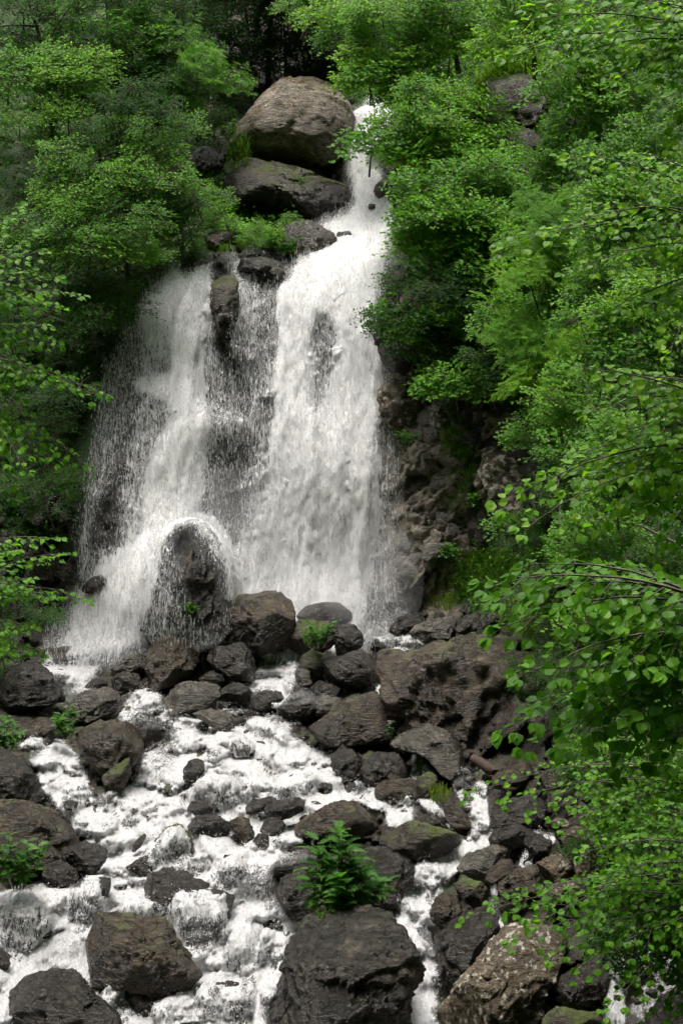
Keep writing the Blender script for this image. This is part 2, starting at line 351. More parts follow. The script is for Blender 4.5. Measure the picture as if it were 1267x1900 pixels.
# ------------------------------------------------------------------ maps drawn over the hillside (where water runs, where plants grow)
MX0, MY0, MST = -300.0, -300.0, 4.0
_gx, _gy = np.meshgrid(np.arange(MX0, 1560, MST), np.arange(MY0, 2300, MST))
def seg_dist(pts, ws, ds):
    best = np.full(_gx.shape, 9.0); den = np.zeros(_gx.shape)
    for (x0, y0), (x1, y1), w0, w1, d0, d1 in zip(pts[:-1], pts[1:], ws[:-1], ws[1:], ds[:-1], ds[1:]):
        vx, vy = x1 - x0, y1 - y0; t = np.clip(((_gx - x0) * vx + (_gy - y0) * vy) / (vx * vx + vy * vy), 0, 1)
        d = np.hypot(_gx - x0 - t * vx, _gy - y0 - t * vy) / ((w0 + (w1 - w0) * t) / 2)
        nb = d < best; den = np.where(nb, d0 + (d1 - d0) * t, den); best = np.minimum(best, d)
    return best, den
def stroke(M, pts, edge=.45, mode='max'):
    """pts: (px, py, width, density)"""
    b, den = seg_dist([(p[0], p[1]) for p in pts], [p[2] for p in pts], [p[3] for p in pts])
    v = den * (1 - sstep(1 - edge, 1 + edge, b))
    if mode == 'max': np.maximum(M, v, out=M)
    else: M -= v; np.maximum(M, 0, out=M)
def polymask(poly):
    inside = np.zeros(_gx.shape, bool); n = len(poly)
    for i in range(n):
        x0, y0 = poly[i]; x1, y1 = poly[(i + 1) % n]
        if y0 == y1: continue
        c = ((y0 > _gy) != (y1 > _gy)) & (_gx < (x1 - x0) * (_gy - y0) / (y1 - y0) + x0); inside ^= c
    return inside.astype(float)
def blur(M, k):
    for _ in range(k):
        M = (M + np.roll(M, 1, 0) + np.roll(M, -1, 0)) / 3; M = (M + np.roll(M, 1, 1) + np.roll(M, -1, 1)) / 3
    return M
def sample(M, px, py):
    u = np.clip((px - MX0) / MST, 0, M.shape[1] - 1.001); v = np.clip((py - MY0) / MST, 0, M.shape[0] - 1.001)
    i, j = u.astype(int), v.astype(int); a, b = u - i, v - j
    return M[j, i] * (1 - a) * (1 - b) + M[j, i + 1] * a * (1 - b) + M[j + 1, i] * (1 - a) * b + M[j + 1, i + 1] * a * b

# falls: strands of the drop, (px, py, width, density)
FALL_STROKES = [
 [(695, 205, 52, .95), (668, 290, 50, 1), (690, 385, 70, 1), (655, 465, 150, 1), (610, 540, 170, .95), (605, 620, 195, .9), (600, 800, 205, .95), (585, 1000, 230, .98), (575, 1180, 200, 1)],
 [(560, 480, 40, .75), (545, 540, 60, 1), (540, 700, 70, 1), (525, 900, 80, .9), (500, 1120, 90, .9)],
 [(660, 520, 90, 1), (665, 700, 95, 1), (650, 950, 90, 1), (640, 1180, 70, .95)],
 [(395, 495, 30, .7), (365, 530, 70, .95), (345, 620, 60, .95), (345, 700, 55, 1), (345, 790, 90, .98), (325, 880, 130, .9), (310, 960, 130, .85)],
 [(320, 520, 50, .75), (290, 590, 60, .7), (285, 700, 70, .5), (270, 850, 90, .55), (255, 1000, 90, .6)],
 [(390, 560, 40, .6), (395, 700, 50, .5), (400, 800, 40, .3)],
 [(430, 485, 30, .5), (460, 520, 45, .6), (455, 640, 35, .5), (480, 740, 60, .45), (490, 900, 80, .6), (470, 1050, 80, .7)],
 [(490, 500, 40, .45), (500, 600, 50, .4), (500, 720, 60, .6)],
 [(270, 720, 50, .7), (330, 735, 70, .8), (400, 770, 40, .55), (450, 790, 24, .55), (485, 830, 24, .45)],
 [(245, 620, 34, .35), (215, 720, 60, .38), (190, 850, 70, .36), (165, 960, 34, .42), (160, 1070, 26, .38)],
 [(340, 955, 60, .85), (280, 1010, 80, .9), (225, 1075, 90, .9), (180, 1140, 110, .85), (165, 1235, 130, .8)],
 [(200, 1130, 90, .7), (215, 1220, 60, .7)],
 [(120, 1130, 50, .35), (115, 1220, 70, .4)],
 [(345, 955, 40, .8), (395, 975, 34, .8), (430, 1040, 34, .75), (450, 1110, 40, .85)],
 [(320, 990, 200, .36), (330, 1070, 250, .36), (320, 1160, 220, .38)],
 [(430, 780, 200, .36), (440, 900, 220, .34), (450, 1000, 160, .36)],
 [(715, 700, 36, .3), (712, 900, 60, .32), (712, 1160, 80, .36)],
]
COV = np.zeros(_gx.shape)
for s_ in FALL_STROKES: stroke(COV, s_)
stroke(COV, [(607, 590, 36, .42), (603, 650, 50, .5), (598, 730, 34, .4), (590, 830, 20, .25), (600, 900, 14, .2)], .8, 'sub')
stroke(COV, [(415, 490, 40, .9), (418, 560, 34, .9), (415, 640, 28, .5)], .5, 'sub')
stroke(COV, [(345, 955, 46, .9), (300, 1010, 40, .85), (262, 1090, 44, .8), (240, 1180, 60, .7)], .6)
stroke(COV, [(352, 1000, 34, .35), (372, 1060, 60, .45), (380, 1130, 80, .45)], .6, 'sub')
stroke(COV, [(430, 850, 60, .15), (440, 950, 60, .15)], .8, 'sub')
FCOV = blur(COV, 1)

# cascades below
CC = polymask([(40, 1372), (100, 1362), (150, 1400), (185, 1470), (245, 1462), (268, 1400), (222, 1310), (270, 1288), (330, 1318), (400, 1358), (440, 1342), (480, 1322),
 (530, 1350), (570, 1372), (625, 1400), (640, 1450), (660, 1470), (640, 1500), (560, 1512), (555, 1560), (510, 1590), (500, 1650), (530, 1700), (560, 1705), (545, 1760), (505, 1860), (500, 2100),
 (-150, 2100), (-120, 1650), (40, 1640), (160, 1640), (200, 1590), (150, 1550), (110, 1500), (75, 1480), (66, 1420)])
CC = blur(CC, 2)
CASC_STROKES = [
 [(520, 1190, 70, 1), (520, 1235, 80, 1), (510, 1275, 90, 1), (480, 1290, 60, .8)],
 [(690, 1178, 30, .8), (735, 1200, 40, .95), (720, 1235, 34, 1), (705, 1285, 30, 1)],
 [(815, 1190, 20, .8), (760, 1195, 36, .85), (730, 1215, 30, 1)],
 [(800, 1312, 24, .9), (825, 1350, 26, 1)],
 [(770, 1400, 30, 1), (778, 1440, 40, 1), (765, 1475, 30, .8)],
 [(640, 1455, 40, .6), (690, 1478, 40, .9), (735, 1492, 50, 1), (735, 1522, 60, 1)],
 [(780, 1490, 24, .8), (820, 1520, 24, .9), (840, 1545, 20, .7)],
 [(850, 1460, 30, .6), (870, 1490, 26, .5), (895, 1455, 20, .5)],
 [(893, 1462, 26, .9), (890, 1530, 36, 1), (895, 1560, 66, 1), (850, 1588, 44, 1), (795, 1612, 74, 1), (775, 1680, 90, 1), (770, 1740, 80, 1), (785, 1820, 66, 1), (778, 1900, 90, 1), (775, 2060, 120, 1)],
 [(820, 1740, 26, .5), (815, 1840, 28, .4)],
 [(915, 1632, 16, .9), (915, 1680, 14, .7), (928, 1760, 12, .8)],
 [(985, 1570, 20, .9), (975, 1600, 24, .9)], [(1000, 1545, 20, .6), (1025, 1555, 22, .8)],
 [(870, 1430, 50, .3), (900, 1420, 40, .3)],
 [(1130, 1775, 22, .8), (1135, 1840, 30, .9), (1140, 1920, 44, .9)],
 [(1190, 1700, 40, .5), (1200, 1760, 60, .6), (1230, 1820, 70, .6), (1190, 1880, 70, .5), (1200, 1980, 80, .5)],
 [(130, 1250, 110, .8), (135, 1275, 80, .7)],
 [(560, 1290, 50, .35), (530, 1320, 60, .45), (515, 1350, 70, .7)], [(600, 1300, 60, .3), (560, 1330, 30, .5)],
 [(460, 1285, 60, .5), (420, 1320, 30, .4)],
 [(640, 1455, 60, .45), (600, 1480, 60, .5), (570, 1520, 40, .6)],
 [(570, 1600, 60, .25), (540, 1620, 40, .4)], [(560, 1560, 70, .3)] + [(520, 1580, 50, .6)],
 [(270, 1290, 60, .8), (240, 1315, 40, .8)],
]
for s_ in CASC_STROKES: stroke(CC, s_, .35)
stroke(CC, [(280, 1350, 60, .5), (300, 1400, 50, .45), (285, 1440, 40, .35)], .6, 'sub')
stroke(CC, [(500, 1395, 30, .3), (520, 1440, 40, .35)], .7, 'sub')
CC = np.clip(CC, 0, 1)
# where the hillside is bare rock (0) or grown over (1)
VEG = np.ones(_gx.shape)
VEG *= 1 - blur(polymask([(330, 480), (560, 440), (600, 200), (720, 200), (760, 430), (770, 560), (780, 700), (830, 850), (860, 960), (830, 1110), (900, 1150), (980, 1200), (1040, 1400), (1110, 1520), (1120, 1640), (1070, 1750), (1100, 1800), (1300, 1780), (1300, 2300), (-300, 2300), (-300, 1400), (0, 1290), (40, 1150), (150, 1000), (220, 640), (270, 540)]), 5)
VEG *= 1 - blur(polymask([(420, -300), (700, -300), (640, 160), (560, 200), (420, 330), (380, 200)]), 5)

PALE = blur(polymask([(700, 560), (770, 560), (820, 700), (1000, 760), (1010, 980), (880, 1040), (840, 1140), (740, 1150), (700, 1100)]), 4)
VEG *= 1 - .8 * blur(polymask([(690, 560), (790, 560), (830, 720), (1010, 800), (1000, 960), (870, 1000), (830, 1130), (700, 1150)]), 4)
# ------------------------------------------------------------------ hillside
def relief(x, z, y, px, py):
    wx = x + .35 * fbm(x * .7, z * .7, y * .3, 5, 2); wz = z + .35 * fbm(x * .7, z * .7, y * .3, 8, 2)
    c, s = math.cos(.55), math.sin(.55)
    u, v = wx * c + wz * s, -wx * s + wz * c
    f1, f2, val = worley(u * .75, v * 1.25, y * .5, 11)
    g1, g2, vb = worley(u * 2.3, v * 3.4, y * 1.5, 21)
    r = .55 * val + .17 * vb - .10 * (1 - sstep(0, .12, g2 - g1)) + .10 * ridged(x * 1.9, y * 1.9, z * 1.9, 31, 3)
    amp = np.where(sample(FCOV, px, py) > .05, .38, 1.0)
    h1, h2, vh = worley(u * 6.5, v * 9.0, y * 4, 41)
    return (r + .055 * vh - .03 * (1 - sstep(0, .12, h2 - h1))) * amp * (1 - .55 * sample(VEG, px, py))
def axis(parts):
    a = []
    for lo, hi, st in parts: a += list(np.arange(lo, hi - 1e-6, st))
    return np.array(a + [parts[-1][1]])
def grid_faces(ni, nj, keep=None):
    i, j = np.meshgrid(np.arange(ni - 1), np.arange(nj - 1), indexing='ij')
    a = i * nj + j; f = np.stack([a, a + nj, a + nj + 1, a + 1], -1).reshape(-1, 4)
    return f if keep is None else f[keep.reshape(-1)]
ax = axis([(-34, -10, .4), (-10, -6.6, .12), (-6.6, 5.2, .048), (5.2, 9, .12), (9, 36, .4)])
az = axis([(-16, -6, .3), (-6, -4.8, .1), (-4.8, 15.5, .058), (15.5, 24, .12), (24, 44, .5)])
GX, GZ = np.meshgrid(ax, az, indexing='ij'); GY = F(GX, GZ)
gpx, gpy = PX(GX, GY, GZ)
GR = relief(GX, GZ, GY, gpx, gpy)
TV = np.stack([GX, GY - GR, GZ], -1).reshape(-1, 3)
fc = grid_faces(len(ax), len(az))
hill = link('hillside', mesh_from('hillside', TV, fc, np.full(len(fc), 4), [MAT['terrain']], attrs={'veg': sample(VEG, gpx, gpy).ravel(), 'pale': sample(PALE, gpx, gpy).ravel()}))
tag(hill, kind='structure')
from bisect import bisect
def rough_y(x, z):
    i = np.clip(np.searchsorted(ax, x) - 1, 0, len(ax) - 2); j = np.clip(np.searchsorted(az, z) - 1, 0, len(az) - 2)
    T = GY - GR
    a = np.clip((x - ax[i]) / (ax[i + 1] - ax[i]), 0, 1); b = np.clip((z - az[j]) / (az[j + 1] - az[j]), 0, 1)
    return T[i, j] * (1 - a) * (1 - b) + T[i + 1, j] * a * (1 - b) + T[i, j + 1] * (1 - a) * b + T[i + 1, j + 1] * a * b
# the valley in front, under and behind the camera
vx = np.linspace(-60, 60, 121); vy = np.concatenate([np.linspace(-70, -4, 34), np.linspace(-3, 33, 60)])
VX, VY = np.meshgrid(vx, vy, indexing='ij')
VZ = valley_z(VX, VY) + .35 * fbm(VX * .35, VY * .35, 0, 77, 4) + np.maximum(-VY - 5, 0) * 1.9
fc = grid_faces(len(vx), len(vy))[:, ::-1]
val_o = link('valley_ground', mesh_from('valley_ground', np.stack([VX, VY, VZ], -1).reshape(-1, 3), fc, np.full(len(fc), 4), [MAT['terrain']], attrs={'veg': np.ones(VX.size), 'pale': np.zeros(VX.size)}))
tag(val_o, kind='structure')

# ------------------------------------------------------------------ rocks
def ico(sub):
    import bmesh
    bm = bmesh.new(); bmesh.ops.create_icosphere(bm, subdivisions=sub, radius=1.0)
    V = np.array([v.co[:] for v in bm.verts]); Fc = np.array([[v.index for v in f.verts] for f in bm.faces]); bm.free(); return V, Fc
ICO = {k: ico(k) for k in (3, 4, 5, 6)}
ROCK_Y = {}
VEILS = []   # rocks the water runs over: centre, half sizes
def rock(poly, mat, label, dy=0.0, depth=.75, veil=0, planes=7, rough=1.0, seed=None, name='boulder', Y=None, group=None, kind='cascade'):
    seed = seed if seed is not None else int(poly[0][0] * 7 + poly[0][1] * 13) & 0xFFFF
    rg = np.random.RandomState(seed)
    P = np.array(poly, float); x0, x1, y0, y1 = P[:, 0].min(), P[:, 0].max(), P[:, 1].min(), P[:, 1].max()
    pcx = .5 * (x0 + x1); low = y0 + .72 * (y1 - y0)
    Yc = (hit(pcx, low) if Y is None else Y) - .12 + dy
    wx, _, wz = W(P[:, 0], P[:, 1], Yc)
    cxw, czw = .5 * (wx.min() + wx.max()), .5 * (wz.min() + wz.max())
    size = min(wx.max() - wx.min(), wz.max() - wz.min()) / 2; big = max(wx.max() - wx.min(), wz.max() - wz.min()) / 2
    pix = max(x1 - x0, y1 - y0)
    sub = 6 if pix > 175 else 5 if pix > 62 else 4 if pix > 30 else 3
    V, Fc = ICO[sub]
    # outline radius per direction
    qx, qz = wx - cxw, wz - czw; n = len(qx)
    th = np.linspace(-math.pi, math.pi, 721); R = np.zeros(721); dx, dz = np.cos(th), np.sin(th)
    for i in range(n):
        ax_, az_, bx, bz = qx[i], qz[i], qx[(i + 1) % n], qz[(i + 1) % n]
        den = dx * (bz - az_) - dz * (bx - ax_); den = np.where(np.abs(den) < 1e-9, 1e-9, den)
        t = (ax_ * (bz - az_) - az_ * (bx - ax_)) / den; s = (ax_ * dz - az_ * dx) / den
        R = np.where((t > 0) & (s >= -1e-6) & (s <= 1 + 1e-6), np.maximum(R, t), R)
    R = np.where(R <= 0, size * .6, R)
    Rs = (np.roll(R, 2) + np.roll(R, -2) + R + np.roll(R, 5) + np.roll(R, -5)) / 5
    s = np.hypot(V[:, 0], V[:, 2]); t = np.arctan2(V[:, 2], V[:, 0]); Rv = np.interp(t, th, Rs)
    ss = s ** .72; D = size * depth + .12 * big
    p = np.stack([np.cos(t) * ss * Rv, np.sign(V[:, 1]) * np.abs(V[:, 1]) ** .8 * D, np.sin(t) * ss * Rv], -1)
    ctr = np.array([cxw, 0, czw])
    for k in range(planes):
        if k == 0: nrm = np.array([rg.uniform(-.25, .25), -.55, .83])
        elif k == 1: nrm = np.array([rg.uniform(-.5, .5), -.95, -.15])
        else: nrm = np.array([rg.uniform(-1, 1), -rg.uniform(.25, 1), rg.uniform(-.7, .9)])
        nrm /= np.linalg.norm(nrm); pr = p @ nrm; h = pr.max() * rg.uniform(.62, .86)
        ex = np.maximum(pr - h, 0); p -= nrm * (ex * .9)[:, None]
    nn = p / (np.linalg.norm(p, axis=1, keepdims=True) + 1e-9)
    q = p + np.array([seed * .013 % 50, seed * .07 % 31, seed * .031 % 40]); a = .5 + .5 * min(size, 1.2)
    w1 = q + .15 * np.stack([fbm(*(q.T * 1.7), seed=3, octs=2), fbm(*(q.T * 1.7), seed=6, octs=2), fbm(*(q.T * 1.7), seed=9, octs=2)], -1)
    c, s_ = math.cos(.5 + rg.uniform(-.4, .4)), math.sin(.5)
    u, v = w1[:, 0] * c + w1[:, 2] * s_, -w1[:, 0] * s_ + w1[:, 2] * c
    sc = 1.3 / max(size, .18)
    _, _, va = worley(u * sc * .8, w1[:, 1] * sc * .8, v * sc * 1.4, seed + 1)
    d = .115 * size * va * rough
    g1, g2, vb = worley(u * sc * 2.2, w1[:, 1] * sc * 2.2, v * sc * 3.4, seed + 2)
    d += rough * size * (.055 * vb - .03 * (1 - sstep(0, .1, g2 - g1)))
    d += .035 * rough * min(size, .5) * ridged(*(q.T * 4.5 / max(size, .4)), seed=seed, octs=4)
    p = p + nn * d[:, None]
    for k in range(0 if planes < 2 else 7):
        nrm = np.array([rg.uniform(-1, 1), -rg.uniform(.15, 1), rg.uniform(-.8, 1)]); nrm /= np.linalg.norm(nrm)
        pr = p @ nrm; h = pr.max() * rg.uniform(.78, .92); p -= nrm * (np.maximum(pr - h, 0) * .88)[:, None]
    p = p + nn * (.018 * size * rough * ridged(*(q.T * 7 / max(size, .4)), seed=seed + 40, octs=3))[:, None]
    tiltb = .35 * p[:, 2] * -1.0    # lean with the slope, top further back
    p[:, 1] -= tiltb * .6
    me = mesh_from(name, p, Fc, np.full(len(Fc), 3), [MAT[mat]], smooth=True)
    o = link(name, me); o.location = (cxw, Yc, czw)
    tag(o, label, 'rock', group)
    if veil: VEILS.append((cxw, Yc, czw, qx, qz, size, big, veil, D, (x0 + x1) / 2, (y0 + y1) / 2, x1 - x0, y1 - y0))
    ROCK_Y[label] = (o, Yc, D)
    return o

exec_rocks = None
ROCKS = [
 # ---- bottom left
 ('brown', [(160,1725),(172,1698),(210,1702),(255,1706),(280,1705),(305,1720),(325,1750),(350,1780),(370,1812),(360,1832),(320,1857),(280,1845),(245,1835),(200,1832),(167,1825),(161,1775)], 'big brown boulder with a tan upper face standing in white water near the bottom left', dict(dy=-.5, depth=1.0)),
 ('wet', [(225,1850),(245,1815),(280,1835),(305,1865),(300,1892),(262,1890)], 'dark wet stone tucked under the big brown tan-faced boulder', {}),
 ('wet', [(267,1622),(300,1610),(350,1620),(392,1642),(370,1660),(340,1680),(315,1697),(290,1682),(270,1665)], 'black angular boulder with a flat sloping top in the middle of the white cascade', dict(dy=-.35)),
 ('wet', [(231,1610),(255,1597),(268,1586),(280,1590),(287,1615),(270,1630),(250,1617),(235,1619)], 'small black horned rock touching the flat-topped black boulder', dict(dy=-.35)),
 ('wet', [(15,1842),(40,1812),(90,1803),(135,1807),(152,1825),(175,1850),(215,1880),(225,1930),(30,1930),(12,1880)], 'wide black boulder in the bottom left corner with thin water over its shoulder', dict(dy=-.5)),
 ('brown', [(-60,1500),(30,1488),(65,1493),(100,1508),(130,1535),(155,1567),(130,1592),(100,1612),(65,1615),(0,1620),(-60,1620)], 'large rounded brown boulder on the left bank above the ferny plant', dict(dy=-.3, depth=.9)),
 ('wet', [(-60,1395),(0,1388),(25,1402),(45,1418),(66,1440),(82,1487),(55,1500),(0,1505),(-60,1505)], 'dark boulder on the left bank behind the large rounded brown one', dict(depth=.9)),
 ('wet', [(122,1582),(150,1566),(175,1567),(202,1576),(194,1600),(170,1627),(140,1618),(124,1602)], 'black wet rock at the foot of the large rounded brown boulder', dict(dy=-.5)),
 ('wet', [(80,1608),(110,1595),(140,1612),(150,1632),(115,1648),(82,1640)], 'small dark stone between the ferny plant and the black wet rock', dict(dy=-.3)),
 ('wet', [(0,1740),(25,1680),(55,1655),(80,1690),(98,1730),(95,1755),(60,1765),(20,1752)], 'domed black rock veiled by water strands at the far left', dict(veil=.55)),
 ('wet', [(-30,1765),(0,1758),(20,1775),(15,1800),(-20,1800)], 'small dark rock cut by the left edge of the photo', dict(dy=-.2)),
 ('wet', [(120,1700),(135,1660),(170,1632),(205,1628),(198,1660),(190,1700),(160,1712),(135,1718)], 'dark rock laced with foam above the big brown tan-faced boulder', dict(veil=.5)),
 ('wet', [(224,1700),(235,1678),(270,1668),(305,1690),(312,1706),(270,1712)], 'low wet rock streaked with foam just behind the big brown boulder', dict(veil=.5)),
 # ---- left middle
 ('brown', [(145,1345),(170,1338),(200,1340),(245,1340),(262,1378),(258,1410),(230,1440),(205,1462),(188,1440),(163,1412),(148,1385)], 'blocky dark boulder with a brown flank splitting the left stream', dict(dy=-.6, depth=.9)),
 ('mossy', [(190,1440),(212,1420),(238,1405),(242,1435),(225,1470),(198,1475)], 'small mossy rock leaning on the foot of the blocky dark boulder', dict(dy=-.6)),
 ('wet', [(340,1430),(350,1408),(362,1402),(378,1413),(378,1435),(362,1452),(345,1467)], 'small upright black rock standing in white water', dict(dy=-.5)),
 ('wet', [(345,1465),(370,1443),(410,1438),(450,1452),(460,1485),(430,1512),(380,1512),(350,1500)], 'wide dark rock behind a curtain of water strands', dict(veil=.6)),
 ('wet', [(346,1500),(352,1487),(372,1484),(396,1492),(396,1510),(365,1514)], 'little black stone under the curtain of water strands', dict(dy=-.55)),
 ('wet', [(455,1495),(468,1480),(480,1484),(505,1477),(516,1487),(500,1500),(480,1507),(458,1512)], 'small flat black rock, left half of the dark pair in midstream', dict(dy=-.6)),
 ('wet', [(487,1500),(505,1487),(550,1480),(565,1488),(562,1505),(540,1515),(520,1522),(492,1518)], 'flat-topped black slab, right half of the dark pair in midstream', dict(dy=-.65)),
 ('wet', [(478,1545),(488,1518),(520,1515),(532,1535),(520,1552),(490,1550)], 'dark stone directly under the flat-topped black slab', dict(dy=-.3)),
 ('wet', [(347,1532),(365,1512),(400,1514),(430,1528),(428,1550),(392,1557),(352,1542)], 'long low dark rock left of the small reddish stone', dict(dy=-.3)),
 ('brown', [(424,1525),(445,1514),(462,1518),(470,1545),(472,1560),(452,1563),(434,1545)], 'small reddish brown stone in midstream', dict(dy=-.4)),
 ('wet', [(468,1560),(478,1546),(500,1550),(500,1570),(480,1575)], 'little dark stone right of the small reddish stone', dict(dy=-.35)),
 ('mossy', [(285,1600),(290,1560),(308,1534),(335,1530),(352,1550),(360,1580),(350,1605),(315,1610)], 'moss-tinged dome with foam strands running down its sides', dict(veil=.55)),
 ('wet', [(245,1580),(252,1560),(268,1546),(272,1552),(262,1570),(250,1582)], 'narrow black sliver of rock left of the moss-tinged dome', dict(dy=-.5)),
 ('grey', [(313,1620),(325,1598),(350,1588),(378,1595),(388,1615),(372,1628),(335,1625)], 'grey stone under a thin sheet of water beside the flat-topped black boulder', dict(veil=.35)),
 ('wet', [(405,1600),(415,1585),(440,1588),(452,1605),(445,1630),(425,1640),(408,1630)], 'dark rock crossed by foam in the middle of the cascade', dict(veil=.5)),
 ('wet', [(313,1720),(330,1690),(365,1662),(400,1648),(430,1665),(425,1700),(390,1725),(345,1735)], 'broad sloping rock completely laced with white water', dict(veil=.8)),
 ('wet', [(412,1790),(430,1735),(455,1718),(485,1740),(492,1790),(470,1815),(430,1815)], 'round rock glimpsed through foam left of the big centre boulder', dict(veil=.75)),
 ('wet', [(360,1905),(370,1850),(400,1828),(440,1826),(468,1850),(472,1905)], 'round rock under foam at the bottom edge', dict(veil=.8)),
 ('wet', [(425,1392),(435,1375),(452,1368),(472,1382),(468,1402),(440,1406)], 'small dark wet dome under the row of grey rocks', dict(veil=.3, dy=-.2)),
 ('wet', [(112,1492),(125,1484),(147,1488),(142,1502),(120,1504)], 'tiny dark stone at the top edge of the left stream', dict(dy=-.4)),
 ('wet', [(75,1372),(88,1366),(98,1378),(92,1390),(78,1388)], 'tiny dark stone in the foam under the young leafy plant', dict(dy=-.2)),
 # ---- centre
 ('wet', [(633,1672),(683,1678),(728,1698),(750,1750),(768,1782),(765,1815),(755,1850),(745,1920),(700,1990),(560,1990),(492,1960),(500,1895),(515,1850),(540,1775),(565,1708),(600,1690)], 'huge dark wet boulder at the bottom centre carrying the big leafy plant', dict(dy=-.5, depth=1.0, planes=7, rough=1.35)),
 ('wet', [(513,1650),(525,1633),(570,1608),(590,1640),(590,1690),(552,1706),(530,1692),(517,1672)], 'black rock left of the big leafy plant', dict(dy=-.3)),
 ('wet', [(498,1612),(525,1590),(570,1583),(590,1610),(570,1628),(525,1634),(500,1628)], 'wet dark slab above the black rock, water running over its rim', dict(veil=.25)),
 ('brown', [(543,1535),(560,1520),(600,1500),(633,1489),(665,1484),(692,1500),(718,1526),(702,1548),(660,1555),(600,1560),(550,1550)], 'pointed brown boulder right behind the big leafy plant', dict(dy=-.4)),
 ('mossy', [(713,1557),(728,1540),(768,1523),(793,1531),(833,1540),(862,1556),(858,1568),(838,1585),(803,1593),(778,1598),(743,1582),(716,1570)], 'wide rounded boulder with a moss-dusted top between the two right streams', dict(dy=-.5)),
 ('wet', [(778,1520),(798,1505),(823,1522),(836,1542),(800,1540),(780,1532)], 'dark stone peeping over the wide moss-dusted boulder', dict(dy=-.2)),
 ('brown', [(822,1502),(843,1494),(868,1508),(879,1530),(873,1538),(843,1538),(828,1525)], 'rounded brown stone left of the narrow vertical stream', dict(dy=-.3)),
 ('wet', [(640,1590),(708,1575),(748,1592),(780,1600),(765,1617),(760,1642),(748,1668),(723,1686),(683,1682),(645,1660)], 'black boulder in shade right of the big leafy plant', dict(dy=-.35)),
 ('brown', [(680,1466),(713,1448),(763,1444),(785,1452),(780,1484),(740,1483),(690,1476)], 'flat brown slab bridging the stream beside the grass tuft', dict(dy=-.4)),
 ('mossy', [(771,1447),(785,1436),(800,1431),(814,1445),(806,1476),(778,1482)], 'mossy stone touching the grass tuft', dict(dy=-.45)),
 ('wet', [(670,1420),(690,1400),(735,1392),(754,1402),(756,1440),(722,1457),(680,1460)], 'blocky wet boulder left of the small white drop', dict(dy=-.45)),
 ('wet', [(610,1402),(635,1384),(668,1398),(678,1430),(662,1453),(630,1452),(616,1430)], 'wet stone left of the blocky wet boulder', dict(dy=-.3)),
 ('grey', [(718,1372),(760,1350),(810,1348),(850,1363),(870,1395),(868,1435),(850,1452),(820,1442),(795,1412),(765,1397),(730,1392)], 'grey wet boulder under the long brown one, white drop at its left', dict(dy=-.45, depth=.8)),
 ('brown', [(568,1352),(600,1330),(640,1300),(690,1287),(740,1284),(785,1298),(804,1325),(790,1350),(760,1362),(720,1380),(650,1387),(585,1384)], 'long smooth brown boulder behind the lilac flower', dict(dy=-.6, depth=.9, rough=.7)),
 # ---- right
 ('wet', [(904,1537),(918,1510),(943,1485),(990,1475),(1010,1488),(1016,1515),(1003,1536),(950,1535),(915,1536)], 'dark boulder right of the narrow vertical stream', dict(dy=-.4)),
 ('wet', [(905,1557),(918,1540),(958,1530),(995,1540),(985,1560),(973,1571),(933,1571),(910,1568)], 'smooth dark rock below the narrow vertical stream on the right', dict(dy=-.5)),
 ('grey', [(848,1612),(868,1585),(913,1570),(938,1567),(960,1576),(953,1595),(913,1612),(898,1637),(857,1622)], 'grey ribbed rock right of the white bend', dict(dy=-.4)),
 ('brown', [(898,1637),(905,1615),(928,1595),(953,1591),(960,1605),(943,1622),(908,1644)], 'smooth rounded brown cobble lying against the grey ribbed rock', dict(dy=-.75, rough=.4)),
 ('mossy', [(842,1642),(863,1629),(898,1639),(910,1652),(903,1672),(878,1686),(856,1667)], 'yellow-brown stone under the grey ribbed rock', dict(dy=-.6)),
 ('brown', [(798,1692),(808,1667),(828,1659),(853,1660),(864,1685),(848,1706),(823,1727),(803,1707)], 'egg-shaped dark brown rock beside the right stream', dict(dy=-.6)),
 ('wet', [(806,1748),(843,1710),(878,1693),(923,1698),(930,1725),(930,1745),(913,1758),(873,1800),(843,1832),(822,1832),(811,1785)], 'big wet black slab leaning beside the right stream', dict(dy=-.5)),
 ('tan', [(800,1940),(806,1890),(843,1838),(883,1797),(913,1757),(943,1722),(980,1716),(1040,1724),(1056,1748),(1037,1790),(1025,1825),(1010,1870),(985,1940)], 'huge tan boulder flecked with pale lichen at the bottom right', dict(dy=-.8, depth=.9)),
 ('brown', [(921,1642),(953,1615),(993,1604),(1008,1625),(1017,1645),(997,1672),(953,1674),(928,1662)], 'dark brown boulder left of the tan slabs', dict(dy=-.4)),
 ('wet', [(971,1556),(993,1546),(1023,1562),(1018,1585),(983,1592)], 'wet grey-black stone with a trickle beside it', dict(dy=-.3)),
 ('tan', [(1038,1552),(1068,1534),(1110,1545),(1115,1565),(1095,1587),(1058,1587)], 'dry brown rock above the tan slabs', dict(dy=-.4)),
 ('tan', [(996,1602),(1033,1584),(1058,1590),(1064,1615),(1033,1642),(1001,1637)], 'pale tan block, left of the pair of slabs', dict(dy=-.4)),
 ('tan', [(1062,1597),(1083,1582),(1123,1570),(1145,1588),(1115,1622),(1073,1632)], 'pale tan slab, right of the pair', dict(dy=-.4)),
 ('tan', [(990,1662),(1018,1643),(1078,1630),(1088,1647),(1033,1667)], 'thin tan ledge stone under the pair of slabs', dict(dy=-.4)),
 ('brown', [(911,1442),(933,1425),(978,1414),(1004,1430),(998,1460),(953,1471),(915,1462)], 'brown rock beside the end of the red-brown log', dict(dy=-.3)),
 ('brown', [(1001,1437),(1033,1426),(1065,1430),(1060,1462),(1008,1466)], 'brown stone half hidden by leaves on the right bank', dict(dy=-.3)),
